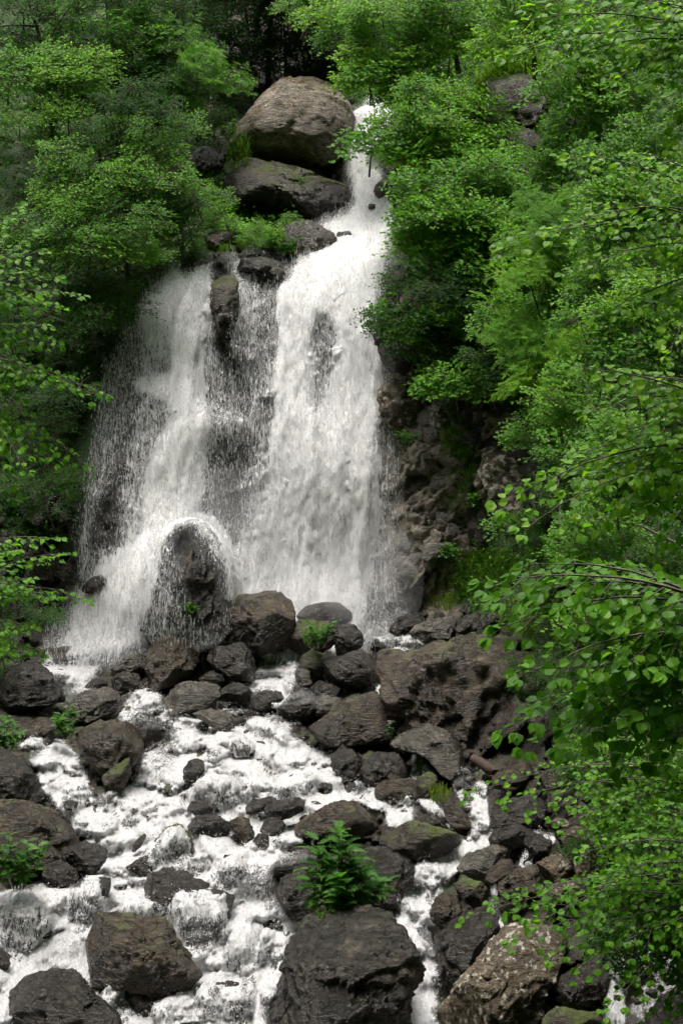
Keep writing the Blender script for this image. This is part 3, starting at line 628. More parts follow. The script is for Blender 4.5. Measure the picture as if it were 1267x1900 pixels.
 ('tan', [(1010,1530),(1033,1517),(1055,1521),(1055,1536),(1015,1540)], 'thin tan slab between dark rocks on the right bank', dict(dy=-.3)),
 ('brown', [(1058,1517),(1080,1506),(1105,1505),(1115,1525),(1083,1543),(1058,1532)], 'brown stone behind the dry brown rock', dict(dy=-.3)),
 ('wet', [(1040,1815),(1083,1790),(1118,1775),(1138,1790),(1115,1830),(1083,1868),(1045,1880)], 'dark rock in shade right of the huge tan boulder', dict(dy=-.3)),
 ('mossy', [(1005,1885),(1033,1870),(1073,1878),(1110,1880),(1123,1940),(1005,1940)], 'speckled low rock at the bottom edge, right side', dict(dy=-.4)),
 ('wet', [(1200,1890),(1228,1855),(1300,1835),(1310,1940),(1195,1940)], 'black rock in the bottom right corner', dict(dy=-.4)),
 ('wet', [(1150,1800),(1170,1770),(1200,1780),(1205,1820),(1170,1830)], 'dark wet rock splashed by water behind the lower right branch', dict(veil=.3)),
 # ---- row below the falls
 ('brown', [(360,1178),(370,1150),(410,1115),(450,1098),(485,1092),(520,1097),(543,1115),(549,1140),(542,1175),(530,1205),(480,1218),(440,1212),(370,1220),(362,1198)], 'biggest smooth boulder at the foot of the falls, rust brown on its left', dict(dy=-.7, depth=1.0, rough=.6)),
 ('wet', [(388,1210),(415,1197),(450,1194),(475,1218),(479,1245),(460,1263),(425,1262),(398,1245),(385,1225)], 'round dark boulder below the biggest smooth one', dict(dy=-.9)),
 ('brown', [(273,1208),(300,1172),(350,1165),(364,1180),(371,1225),(350,1257),(315,1277),(285,1287),(272,1245)], 'tall ribbed brown rock left of the biggest smooth boulder', dict(dy=-.6)),
 ('grey', [(200,1246),(225,1227),(250,1212),(275,1214),(273,1245),(240,1252),(205,1257)], 'grey-topped angular rock left of the tall ribbed one', dict(dy=-.4)),
 ('wet', [(162,1270),(175,1252),(195,1254),(202,1275),(176,1284)], 'small black rock at the splash of the left fall', dict(dy=-.4)),
 ('wet', [(200,1262),(230,1245),(255,1250),(267,1270),(240,1282),(205,1280)], 'black rock under the grey-topped angular one', dict(dy=-.5)),
 ('grey', [(290,1297),(320,1272),(360,1264),(405,1271),(412,1290),(387,1316),(345,1322),(325,1332),(300,1312)], 'wide faceted grey rock under the tall ribbed brown one', dict(dy=-.4)),
 ('wet', [(368,1258),(395,1243),(428,1254),(412,1272),(375,1270)], 'small dark stone between the round boulder and the wide faceted rock', dict(dy=-.6)),
 ('wet', [(405,1284),(430,1262),(460,1274),(474,1291),(450,1302),(418,1302)], 'dark pointed stone left of the middle white chute', dict(dy=-.4)),
 ('wet', [(463,1297),(490,1281),(520,1284),(527,1300),(500,1322),(468,1320)], 'dark stone at the foot of the middle white chute', dict(dy=-.35)),
 ('grey', [(350,1322),(390,1314),(430,1322),(434,1350),(415,1362),(385,1342)], 'flat grey rock with white water pouring past its right side', dict(dy=-.3)),
 ('grey', [(123,1302),(150,1284),(200,1274),(224,1285),(227,1315),(190,1337),(155,1342),(133,1322)], 'grey jumbled rock beside the young leafy plant', dict(dy=-.4)),
 ('wet', [(205,1337),(250,1320),(290,1333),(298,1360),(290,1400),(260,1385),(225,1365)], 'dark rock with spray breaking on it below the grey jumbled one', dict(dy=-.2, veil=.2)),
 ('brown', [(35,1350),(75,1336),(115,1343),(118,1366),(60,1378),(38,1370)], 'low tan-brown ledge under the young leafy plant', dict(dy=-.3)),
 ('wet', [(513,1332),(525,1300),(555,1284),(590,1290),(602,1310),(580,1332),(545,1347)], 'wet rock with thin trickles below the plant-topped rocks', dict(veil=.25)),
 ('grey', [(563,1312),(600,1290),(642,1298),(632,1325),(592,1337)], 'shiny grey stone just above the long smooth brown boulder', dict(veil=.15)),
 ('wet', [(546,1142),(560,1125),(600,1118),(635,1117),(653,1130),(654,1156),(620,1162),(570,1157)], 'smooth dark boulder right of the biggest smooth one, at the falls foot', dict(dy=-.5, rough=.6)),
 ('mossy', [(522,1168),(543,1153),(565,1146),(610,1150),(628,1165),(622,1195),(590,1217),(560,1217),(530,1202)], 'mossy rock carrying the bright grassy clump', dict(dy=-1.0)),
 ('wet', [(620,1172),(640,1156),(664,1161),(677,1187),(663,1212),(628,1220)], 'dark rock right of the bright grassy clump', dict(dy=-.9)),
 ('wet', [(598,1222),(640,1213),(667,1204),(695,1215),(708,1240),(700,1264),(663,1282),(620,1277),(600,1252)], 'dark blocky boulder left of the narrow right-hand chute', dict(dy=-.7)),
 ('mossy', [(556,1215),(580,1205),(605,1215),(603,1262),(575,1270),(558,1245)], 'mossy-sided stone under the bright grassy clump', dict(dy=-.7)),
 ('grey', [(546,1252),(560,1239),(574,1244),(578,1270),(556,1277)], 'small pale grey stone at the right edge of the middle white chute', dict(dy=-.7)),
 ('wet', [(573,1278),(592,1262),(620,1272),(645,1280),(615,1298),(582,1296)], 'low dark stone under the dark blocky boulder', dict(dy=-.4)),
 ('grey', [(753,1178),(768,1160),(823,1145),(850,1136),(871,1148),(847,1167),(832,1189),(800,1189),(770,1185)], 'flat pale grey slab at the right foot of the falls', dict(dy=-.4)),
 ('wet', [(840,1167),(868,1140),(890,1136),(894,1155),(886,1177),(860,1182)], 'dark rock touching the right end of the flat pale slab', dict(dy=-.3)),
 ('wet', [(890,1152),(913,1130),(927,1142),(920,1162),(895,1167)], 'small black rock below the grassy bank', dict(dy=-.3)),
 ('brown', [(714,1252),(730,1222),(783,1208),(823,1194),(873,1180),(913,1166),(943,1160),(975,1200),(1002,1280),(1022,1330),(1012,1400),(960,1425),(905,1438),(860,1420),(800,1400),(750,1350),(718,1300)], 'massive ribbed brown rock outcrop right of the cascade', dict(dy=.35, depth=.45, rough=1.5, planes=3)),
 ('wet', [(716,1170),(743,1143),(783,1137),(797,1150),(758,1172),(730,1180)], 'low dark rock in the mist at the right foot of the falls', dict(dy=-.2)),
 ('wet', [(686,1205),(695,1185),(715,1182),(730,1195),(718,1212)], 'small rock laced with foam at the head of the narrow chute', dict(veil=.4)),
 ('wet', [(765,1202),(785,1188),(806,1197),(800,1210)], 'tiny rock under splashes below the flat pale slab', dict(veil=.4)),
 ('wet', [(262,1195),(272,1110),(292,1040),(322,985),(350,962),(382,985),(406,1030),(426,1080),(434,1130),(424,1190),(350,1215)], 'broad dark craggy rock in the left fall, water fanning over its flanks', dict(dy=-.05, depth=.62, planes=6, rough=1.5)),
 ('wet', [(0,1240),(45,1224),(85,1245),(112,1275),(122,1300),(80,1313),(0,1325),(-40,1290)], 'dark shaded rock at the foot of the left wall', dict(dy=-.5)),
 ('wet', [(150,1095),(165,1075),(188,1066),(200,1078),(190,1096),(165,1102)], 'small dark ledge stone where the thin left strand lands', dict(dy=-.3)),
 ('mossy', [(393,560),(392,505),(410,486),(432,488),(441,520),(440,590),(432,650),(405,650)], 'upright mossy rock splitting the top of the left fall', dict(dy=.0, depth=.5, rough=1.5)),
 ('wet', [(436,500),(450,482),(490,478),(530,484),(522,508),(500,530),(470,505)], 'dark wet ledge rock between the two falls', dict(dy=-.3)),
 ('mossy', [(494,512),(503,492),(520,490),(528,505),(518,522),(500,524)], 'little stone with a bright moss cap on the brink', dict(dy=-.5)),
 # ---- above the falls
 ('top', [(422,290),(435,250),(455,222),(480,195),(500,172),(520,157),(550,149),(590,151),(620,168),(648,195),(656,222),(648,255),(625,300),(602,318),(560,305),(520,296),(470,300)], 'largest rounded boulder topping the falls, dry and lichen-speckled with orange moss', dict(dy=-.4, depth=.75, planes=0, rough=.6, Y=51.2)),
 ('mossy', [(414,385),(416,335),(440,302),(475,286),(520,294),(560,298),(600,314),(635,340),(655,363),(662,390),(650,405),(625,427),(590,422),(540,402),(480,388)], 'big mossy boulder directly under the dry rounded one', dict(dy=0, depth=.8, rough=.9, planes=4, Y=49.6)),
 ('grey', [(521,412),(560,409),(600,425),(624,440),(613,463),(585,492),(560,490),(530,457)], 'grey sloping rock under the big mossy boulder', dict(dy=-.2)),
 ('wet', [(610,448),(628,430),(648,426),(664,435),(658,448),(628,460)], 'small dark rock at the brink beside the white water', dict(dy=-.2)),
 ('wet', [(340,308),(360,280),(390,269),(413,290),(412,327),(370,330)], 'dark rock in shade left of the mossy boulder', dict(dy=-.2)),
 ('brown', [(378,442),(395,424),(430,432),(440,455),(402,468),(382,460)], 'brown rock among the leafy undergrowth above the left fall', dict(dy=-.3)),
 ('wet', [(440,476),(460,458),(498,462),(532,478),(515,494),(478,492)], 'flat dark stone behind the ledge between the falls', dict(dy=-.2)),
 ('grey', [(335,500),(350,470),(385,462),(408,478),(392,492),(360,508)], 'mottled grey rock at the left brink under the bushes', dict(dy=-.1)),
 ('wet', [(678,383),(688,377),(702,379),(700,386),(684,388)], 'tiny dark stone in the upper white water', dict(dy=-.6)),
 ('wet', [(698,640),(700,600),(715,568),(750,546),(795,560),(800,640),(770,690),(725,690),(705,668)], 'dark rounded cliff shoulder right of the main fall', dict(dy=-.1, depth=.6)),
 ('grey', [(690,352),(700,328),(740,322),(765,340),(755,365),(705,370)], 'grey rock behind leaves beside the upper chute', dict(dy=-.2)),
 ('tan', [(700,700),(740,690),(785,705),(815,740),(812,780),(785,800),(730,790),(706,760)], 'pale fractured ledge of the cliff right of the main fall', dict(dy=0, depth=.5, rough=1.3)),
 ('lichen', [(884,880),(890,840),(930,815),(985,820),(1006,850),(1008,935),(970,965),(920,955),(893,925)], 'brown outcrop patched with white lichen above the grassy bank', dict(dy=.25, depth=.45, rough=1.6, planes=3)),
 ('lichen', [(795,790),(800,730),(825,720),(850,745),(840,800),(815,820)], 'outcrop with white lichen stains beside the pale fractured ledge', dict(dy=-.1, depth=.5)),
 ('mossy', [(905,180),(895,128),(950,118),(1015,145),(1030,235),(1000,290),(945,268),(905,215)], 'earthy brown overhang high on the right slope', dict(dy=.25, depth=.5, planes=3, rough=1.6)),
 ('brown', [(935,270),(955,235),(1000,240),(1015,285),(985,310),(950,300)], 'brown rock below the earthy overhang', dict(dy=-.2, depth=.7)),
]
for mat_, poly_, lab_, kw_ in ROCKS: rock(poly_, mat_, lab_, **kw_)

def crag(label, poly, n, smin, smax, mat, seed, lean=.5, shift=0.0):
    rg = np.random.RandomState(seed); P = np.array(poly, float); Vs, Fs, off = [], [], 0; V0, F0 = ICO[3]; M_ = polymask(poly); k = 0
    while k < n:
        px, py = rg.uniform(P[:, 0].min(), P[:, 0].max()), rg.uniform(P[:, 1].min(), P[:, 1].max())
        if sample(M_, np.array([px]), np.array([py]))[0] < .5: continue
        k += 1; Y = hit(px, py); x, _, z = [float(v) for v in W(px, py, Y)]; r = smin * (smax / smin) ** rg.rand() ** 1.6
        p = V0 * r * np.array([rg.uniform(.7, 1.1), rg.uniform(.5, .8), rg.uniform(.6, 1.5)])
        for q in range(9):
            nv = rg.normal(size=3) * np.array([1, 1, .8]); nv[1] = -abs(nv[1]); nv /= np.linalg.norm(nv); pr = p @ nv; p -= nv * (np.maximum(pr - pr.max() * rg.uniform(.45, .8), 0) * .98)[:, None]
        a = -lean + rg.normal(0, .18); p = np.stack([p[:, 0] * math.cos(a) - p[:, 2] * math.sin(a), p[:, 1], p[:, 0] * math.sin(a) + p[:, 2] * math.cos(a)], -1)
        g1, g2, vb = worley(*((p / r * 1.6 + px).T), seed=seed); p *= (1 + .10 * vb - .05 * (1 - sstep(0, .12, g2 - g1)))[:, None]
        y = float(rough_y(np.array([x]), np.array([z]))[0]) + shift
        Vs.append(p + np.array([x, y, z])); Fs.append(F0 + off); off += len(V0)
    o = link('crag', mesh_from('crag', np.concatenate(Vs), np.concatenate(Fs), np.full(n * len(F0), 3), [MAT[mat]], smooth=False)); tag(o, label, 'rock face', kind='stuff')
crag('fractured wet rock face right of the main fall', [(702, 690), (760, 700), (810, 790), (850, 900), (870, 970), (830, 1040), (810, 1130), (745, 1140), (705, 1100)], 300, .14, .5, 'cliff', 71, shift=.19)
crag('brown mossy rock face under the trees, around the lichen outcrop', [(810, 740), (1000, 750), (1020, 980), (900, 1010), (860, 900)], 190, .12, .5, 'mossy', 72, shift=.15)
crag('dark broken rock wall left of the falls', [(-20, 900), (150, 860), (150, 1010), (120, 1240), (-20, 1260)], 90, .15, .6, 'wet', 73)
crag('dark rock ledges showing through the thin water of the falls', [(250, 560), (420, 500), (510, 500), (520, 700), (470, 1050), (200, 1100), (170, 800)], 130, .15, .5, 'wet', 74, shift=.12)

# rubble: the small stones that fill the gaps
def rubble(spots, label):
    rg = np.random.RandomState(91); Vs, Fs, off = [], [], 0; V0, F0 = ICO[3]
    for px, py, r in spots:
        Y = hit(px, py) - .05; x, y, z = [float(v) for v in W(px, py, Y)]; rr = r * Y / FPX
        p = V0 * np.array([rr * rg.uniform(.9, 1.5), rr * rg.uniform(.7, 1.1), rr * rg.uniform(.6, 1)])
        for k in range(7):
            n = rg.normal(size=3); n /= np.linalg.norm(n); pr = p @ n; p -= n * (np.maximum(pr - pr.max() * rg.uniform(.5, .8), 0) * .95)[:, None]
        _, _, va = worley(*((p / rr * 1.4 + px).T), seed=5); p *= (1 + .14 * va)[:, None]
        Vs.append(p + np.array([x, y, z])); Fs.append(F0 + off); off += len(V0)
    Vs = np.concatenate(Vs); Fs = np.concatenate(Fs)
    o = link('rubble', mesh_from('rubble', Vs, Fs, np.full(len(Fs), 3), [MAT['wet']], smooth=True)); tag(o, label, 'stones', kind='stuff')
rgs = np.random.RandomState(17); spots = []
for cx_, cy_, rx_, ry_, n_ in [(330,1300,110,40,22),(60,1290,70,40,16),(600,1420,90,60,22),(600,1290,90,30,16),(1000,1560,110,70,46),(960,1480,80,40,16),(860,1560,50,60,12),(1050,1700,60,70,18),(100,1610,60,30,12),(560,1580,60,40,12),
                             (840,1430,60,40,12),(930,1620,90,60,20),(1120,1860,120,50,20),(240,1280,60,30,10),(500,1330,60,30,10),(690,1440,60,40,10),(740,1560,60,50,12),(480,490,80,25,14),(0,1430,60,60,10),(120,1240,80,50,14),(820,1150,80,26,16)]:
    for _ in range(n_): spots.append((rgs.normal(cx_, rx_ * .6), rgs.normal(cy_, ry_ * .6), rgs.uniform(6, 17)))
rubble(spots, 'small dark wet stones and pebbles filling the gaps between the boulders')

# ------------------------------------------------------------------ water
def sheet(name, M, mat, x0, x1, z0, z1, st, off, turb, seed, clip=.03, kind='structure', label=None, splash=0.0):
    X, Z = np.meshgrid(np.arange(x0, x1, st), np.arange(z0, z1, st * .9), indexing='ij')
    Y = F(X, Z); base = Y
    R = rough_y(X, Z)
    px, py = PX(X, Y - off, Z); wq = 16 if not splash else 10
    cov = sample(M, px + wq * fbm(X * 1.3, 0, Z * .6, seed + 3, 3), py + 10 * fbm(X * 1.2, 3, Z * 1.2, seed + 4, 2))
    y = np.minimum(base - off * (.35 + .65 * cov), R - .06 - .1 * cov)
    veilf = np.zeros(X.shape)
    if splash:   # the bed goes down in steps
        zz = Z + .30 * fbm(X * .9, 0, Z * .7, seed + 21, 3) + .12 * X; ph = 2 * math.pi * zz / .62
        y = y + .15 * np.sin(ph); steep = sstep(.2, .9, -np.cos(ph)); veilf = np.maximum(veilf, .24 * steep * sstep(-.3, .5, fbm(X * 1.6, 0, Z * 1.2, seed + 23, 2)))
    if not splash:   # the fall fans out over the craggy rock at its foot
        ro, rY, rD = ROCK_Y['broad dark craggy rock in the left fall, water fanning over its flanks']; hx, hz = 86 / FPX * rY * 1.04, 126 / FPX * rY * 1.05
        rr = ((X - ro.location.x) / (hx * (1 + .25 * sstep(0, -1, (Z - ro.location.z) / hz)))) ** 2 + ((Z - ro.location.z) / hz) ** 2; sel = rr < 1.0
        yy = rY + .21 * (Z - ro.location.z) - rD * .97 * np.clip(1 - rr, 0, 1) ** .42 - .03
        y = np.where(sel, np.minimum(y, yy), y)
    if VEILS and splash:
        for (vx_, vy_, vz_, qx, qz, size, big, amt, D, pcx, pcy, pw, ph) in VEILS:
            hx = .5 * (qx.max() - qx.min()); hz = .5 * (qz.max() - qz.min()); cz = vz_
            rr = ((X - vx_) / (hx * 1.02)) ** 2 + ((Z - cz) / (hz * 1.05)) ** 2
            inside = np.clip(1 - rr, 0, 1)
            yy = vy_ + .2 * (Z - cz) - D * np.sqrt(inside) * .93
            inside = np.clip(1 - rr * (1 + .5 * fbm(X * 3, 0, Z * 3, 7, 3)), 0, 1); sel = inside > 0
            y = np.where(sel, np.minimum(y, yy - .015), y); veilf = np.maximum(veilf, sel * (1 - amt) * sstep(0, .35, inside) * (.35 + .65 * sstep(.5, -.2, (Z - cz) / hz)))
    if splash:
        rs = np.random.RandomState(seed); cand = np.argwhere(cov > .55); 
        for q in rs.choice(len(cand), 170, replace=False):
            ci, cj = cand[q]; rx = rs.uniform(.10, .36) * (1.5 if rs.rand() < .2 else 1); rz = rx * rs.uniform(.55, .9); amt = rs.uniform(.0, .9) ** 1.7 ; hgt = rx * rs.uniform(.5, 1.0)
            wi = int(rx * 1.6 / st) + 2; wj = int(rz * 2.6 / (st * .9)) + 2
            si = slice(max(ci - wi, 0), ci + wi); sj = slice(max(cj - wj, 0), cj + wj); xx, zz = X[si, sj], Z[si, sj]; x0_, z0_ = X[ci, cj], Z[ci, cj]
            wob = 1 + .35 * vnoise(xx * 5, 0, zz * 5, q)
            rr = ((xx - x0_) / rx) ** 2 + (np.where(zz > z0_, zz - z0_, (zz - z0_) * .6) / rz) ** 2; b_ = np.clip(1 - rr * wob, 0, 1)
            y[si, sj] -= hgt * np.sqrt(b_) * .8
            veilf[si, sj] = np.maximum(veilf[si, sj], amt * sstep(.05, .6, b_) * sstep(.25, -.3, (zz - z0_) / rz))
    if splash: t = turb * (.9 * fbm(X * 2.8, 0, Z * 1.3, seed, 3, .6) + .5 * fbm(X * 10, 0, Z * 3.2, seed + 5, 2, .6) + .3)
    else: t = turb * (.8 * fbm(X * 1.6, 0, Z * .35, seed, 2, .6) + .35 * fbm(X * 7, 0, Z * 1.5, seed + 5, 3, .65) + .25)
    y = y - t * (.3 + .7 * cov) * (1 - .1 * (veilf > 0))
    if splash:
        sp = np.maximum(fbm(X * 6.5, y * 5, Z * 7, seed + 9, 3) - .25, 0); y = y - sp * splash * cov
    cov = np.clip(cov - veilf * .9, 0, 1)
    kv = cov > clip
    kf = kv[:-1, :-1] | kv[1:, :-1] | kv[:-1, 1:] | kv[1:, 1:]
    fc = grid_faces(*X.shape, kf)
    used = np.unique(fc); re_ = np.full(X.size, -1); re_[used] = np.arange(len(used))
    V = np.stack([X, y, Z], -1).reshape(-1, 3)[used]
    o = link(name, mesh_from(name, V, re_[fc], np.full(len(fc), 4), [mat], attrs={'cov': cov.ravel()[used], 'veil': (np.clip(veilf * 3, 0, 1) if splash else 1 - sstep(.35, .75, cov)).ravel()[used]}))
    tag(o, label, kind=kind); return X, y, Z, cov
Z_SPLIT = 2.2
FM = FCOV * (1 - sstep(1200, 1260, _gy))
_fallA = sheet('waterfall', FM, MAT['fall_a'], -9.6, 3.0, 1.9, 24.0, .045, .22, .10, 101)
_fallB = sheet('waterfall_spray', FM * .9, MAT['fall_b'], -9.6, 3.0, 1.9, 24.0, .06, .42, .16, 131, kind='structure')
CM = CC
_casc = sheet('stream', CM, MAT['casc'], -8.5, 8.5, -6.5, 3.6, .032, .16, .10, 151, splash=.10)

def drops(name, surf, count, seed, reach, lmin, lmax, wid, down, label, lowcov=.12):
    X, Y, Z, C = surf; rg = np.random.RandomState(seed)
    w = np.clip(C, 0, 1) * (1.15 - C) ** lowcov; w = np.where(C > .12, w, 0).ravel(); w /= w.sum()
    k = rg.choice(len(w), count, p=w)
    st = X[1, 0] - X[0, 0]
    P = np.stack([X.ravel()[k], Y.ravel()[k], Z.ravel()[k]], -1) + rg.uniform(-st, st, (count, 3)) * 1.2
    P[:, 1] -= rg.exponential(reach, count); P[:, 2] += rg.exponential(reach * .3, count)
    L = rg.uniform(lmin, lmax, count) * (rg.rand(count) ** 2 * 1.5 + .4); w_ = wid * rg.uniform(.5, 1.5, count)
    d = np.stack([rg.normal(0, .10 if down else .8, count), rg.normal(0, .1 if down else .8, count), -np.ones(count) if down else rg.normal(0, .8, count)], -1); d /= np.linalg.norm(d, axis=1, keepdims=True)
    a = np.cross(d, rg.normal(size=(count, 3))); a /= np.linalg.norm(a, axis=1, keepdims=True); b = np.cross(d, a)
    V = np.stack([P - d * L[:, None], P + a * w_[:, None], P - .5 * a * w_[:, None] + .87 * b * w_[:, None], P - .5 * a * w_[:, None] - .87 * b * w_[:, None], P + d * L[:, None] * .6], 1).reshape(-1, 3)
    base = np.array([[0, 2, 1], [0, 3, 2], [0, 1, 3], [4, 1, 2], [4, 2, 3], [4, 3, 1]])
    Fc = (np.arange(count)[:, None, None] * 5 + base[None]).reshape(-1, 3)
    o = link(name, mesh_from(name, V, Fc, np.full(len(Fc), 3), [MAT['drop']], smooth=False)); tag(o, label, 'water drops', kind='stuff')
drops('falling_drops', _fallA, 60000, 5, .12, .02, .11, .0055, True, 'white drops and strings of water flying off the falls')
drops('splash_drops', _casc, 30000, 6, .10, .008, .03, .0065, False, 'white drops thrown up by the cascades between the boulders')

# ------------------------------------------------------------------ plants
def nrmz(v): return v / (np.linalg.norm(v, axis=-1, keepdims=True) + 1e-9)
LEAF_FULL = (np.array([[0, 0, 0], [0, .38, -.02], [0, .72, -.05], [0, 1, -.14], [-.30, .30, .07], [.30, .30, .07], [-.27, .66, .03], [.27, .66, .03]]),
             [[0, 1, 4], [0, 5, 1], [1, 2, 6, 4], [1, 5, 7, 2], [2, 3, 6], [2, 7, 3]])
LEAF_MID = (np.array([[0, 0, 0], [0, .5, -.03], [0, 1, -.12], [-.30, .42, .07], [.30, .42, .07]]), [[0, 1, 3], [0, 4, 1], [1, 2, 3], [1, 4, 2]])
LEAF_LOW = (np.array([[0, 0, 0], [0, 1, -.08], [-.29, .48, .05], [.29, .48, .05]]), [[0, 1, 2], [0, 3, 1]])
def lobed_leaf():
    L, R = [], []; ys = np.linspace(.12, .95, 11)
    for i, y in enumerate(ys):
        w = .34 * math.sin(math.pi * min(y * .9 + .12, 1)) * (1.0 if i % 2 == 0 else .34) + .02
        yy = y + (.07 if i % 2 == 0 else -.02); L.append([-w, yy, .05 * w / .3]); R.append([w, yy, .05 * w / .3])
    n = len(ys); V = [[0, 0, 0]] + [[0, y, -.06 * y * y] for y in ys] + [[0, 1.08, -.1]] + L + R
    Fc = []
    for side, o in ((0, n + 2), (1, 2 * n + 2)):
        tri = [[0, 1, o]] + [[1 + i, 2 + i, o + i + 1, o + i] for i in range(n - 1)] + [[n, n + 1, o + n - 1]]
        Fc += [t if side == 1 else t[::-1] for t in tri]
    return np.array(V), Fc
LEAF_LOBED = lobed_leaf()
class Leaves:
    def __init__(s): s.p, s.d, s.n, s.l, s.w, s.t = [], [], [], [], [], []
    def add(s, p, d, n, l, w=1.0, t=.5): s.p.append(p); s.d.append(d); s.n.append(n); s.l.append(l); s.w.append(w); s.t.append(t)
    def arr(s):
        p, d, n = (np.array(v, float) for v in (s.p, s.d, s.n)); d = nrmz(d); n = nrmz(n - (n * d).sum(1, keepdims=True) * d); x = np.cross(d, n)
        return p, x, d, n, np.array(s.l), np.array(s.w), np.array(s.t)
def leaf_verts(A, tpl):
    p, x, d, n, l, w, t = A; T = tpl[0]
    V = p[:, None] + l[:, None, None] * (T[None, :, :1] * w[:, None, None] * x[:, None] + T[None, :, 1:2] * d[:, None] + T[None, :, 2:] * n[:, None])
    N, k = len(p), len(T); ff, sz = [], []
    off = np.arange(N)[:, None] * k
    faces = {}
    for f in tpl[1]: faces.setdefault(len(f), []).append(f)
    for sn, fl in faces.items():
        fa = np.array(fl); ff.append((off[:, None] + fa[None]).reshape(-1)); sz.append(np.full(N * len(fl), sn))
    return V.reshape(-1, 3), np.concatenate(ff), np.concatenate(sz), np.repeat(t, k)
def tube_geo(pts, rad, sides=5):
    pts = np.asarray(pts, float); n = len(pts); T = nrmz(np.gradient(pts, axis=0)); ref = np.array([0.3, .2, 1.0]) if abs(T[0, 2]) < .9 else np.array([1.0, 0, 0])
    a = nrmz(np.cross(T, ref)); b = np.cross(T, a); an = np.linspace(0, 2 * math.pi, sides, endpoint=False)
    V = (pts[:, None] + np.asarray(rad)[:, None, None] * (np.cos(an)[None, :, None] * a[:, None] + np.sin(an)[None, :, None] * b[:, None])).reshape(-1, 3)
    i, j = np.meshgrid(np.arange(n - 1), np.arange(sides), indexing='ij'); j2 = (j + 1) % sides
    Fc = np.stack([i * sides + j, i * sides + j2, (i + 1) * sides + j2, (i + 1) * sides + j], -1).reshape(-1, 4)
    return V, Fc
def plant_mesh(name, tubes, leaves, tpl, mats):
    Vs, fs, ss, mi, ti, off = [], [], [], [], [], 0
    for pts, rad in tubes:
        V, Fc = tube_geo(pts, rad, 4); Vs.append(V); fs.append((Fc + off).ravel()); ss.append(np.full(len(Fc), 4)); mi.append(np.zeros(len(Fc), int)); ti.append(np.full(len(V), .5)); off += len(V)
    if leaves is not None:
        V, f, s_, t = leaf_verts(leaves, tpl); Vs.append(V); fs.append(f + off); ss.append(s_); mi.append(np.ones(len(s_), int)); ti.append(t)
    me = mesh_from(name, np.concatenate(Vs), np.concatenate(fs), np.concatenate(ss), mats, smooth=False, attrs={'tint': np.concatenate(ti)})
    m = np.concatenate(mi).astype(np.int32)
    if len(m) == len(me.polygons): me.polygons.foreach_set('material_index', m)
    return me
UP = np.array([0, 0, 1.0])
def twig(rg, Lv, tubes, p0, u, length, leaf, kind, upn, sag=.25, wr=1.0, step=.55, r0=.006):
    """one leafy twig from p0 along u; leaves alternate along it"""
    n = max(3, int(length / (leaf * step))); ts = np.linspace(0, 1, n)
    side = nrmz(np.cross(u, upn)); bend = rg.normal(0, .12)
    pts = p0 + (u * ts[:, None] + side * (bend * ts ** 2)[:, None] - UP * (sag * ts ** 2)[:, None]) * length
    tubes.append((pts[::max(1, n // 4)] if n > 5 else pts, np.linspace(r0, r0 * .3, len(pts[::max(1, n // 4)] if n > 5 else pts))))
    for i in range(1, n):
        d = nrmz(pts[i] - pts[i - 1])
        if kind == 'rowan':
            s0 = 1 if i % 2 else -1
            ax_ = nrmz(d * .5 + side * s0 * .9 - UP * .12); nn_ = nrmz(upn + rg.normal(0, .25, 3)); sd = nrmz(np.cross(ax_, nn_)); tt = rg.uniform(0, 1); Lr = leaf * 2.2
            for k in range(6):
                q = pts[i] + ax_ * Lr * (.25 + .14 * k) - UP * Lr * .03 * k
                for s1 in (-1, 1): Lv.add(q, ax_ * .35 + sd * s1, nn_ + rg.normal(0, .15, 3), leaf * .62, .62, tt)
            Lv.add(pts[i] + ax_ * Lr * 1.05 - UP * Lr * .2, ax_, nn_, leaf * .6, .62, tt)
        else:
            for s0 in ((1,) if i % 2 else (-1,)):
                dd = d * rg.uniform(.25, .9) + side * s0 * rg.uniform(.6, 1.0) - UP * rg.uniform(0, .3)
                Lv.add(pts[i], dd, upn + rg.normal(0, .38, 3), leaf * rg.uniform(.6, 1.15), wr * rg.uniform(.85, 1.15), rg.rand())
    Lv.add(pts[-1], nrmz(u - UP * sag), upn + rg.normal(0, .3, 3), leaf * .9, wr, rg.rand())
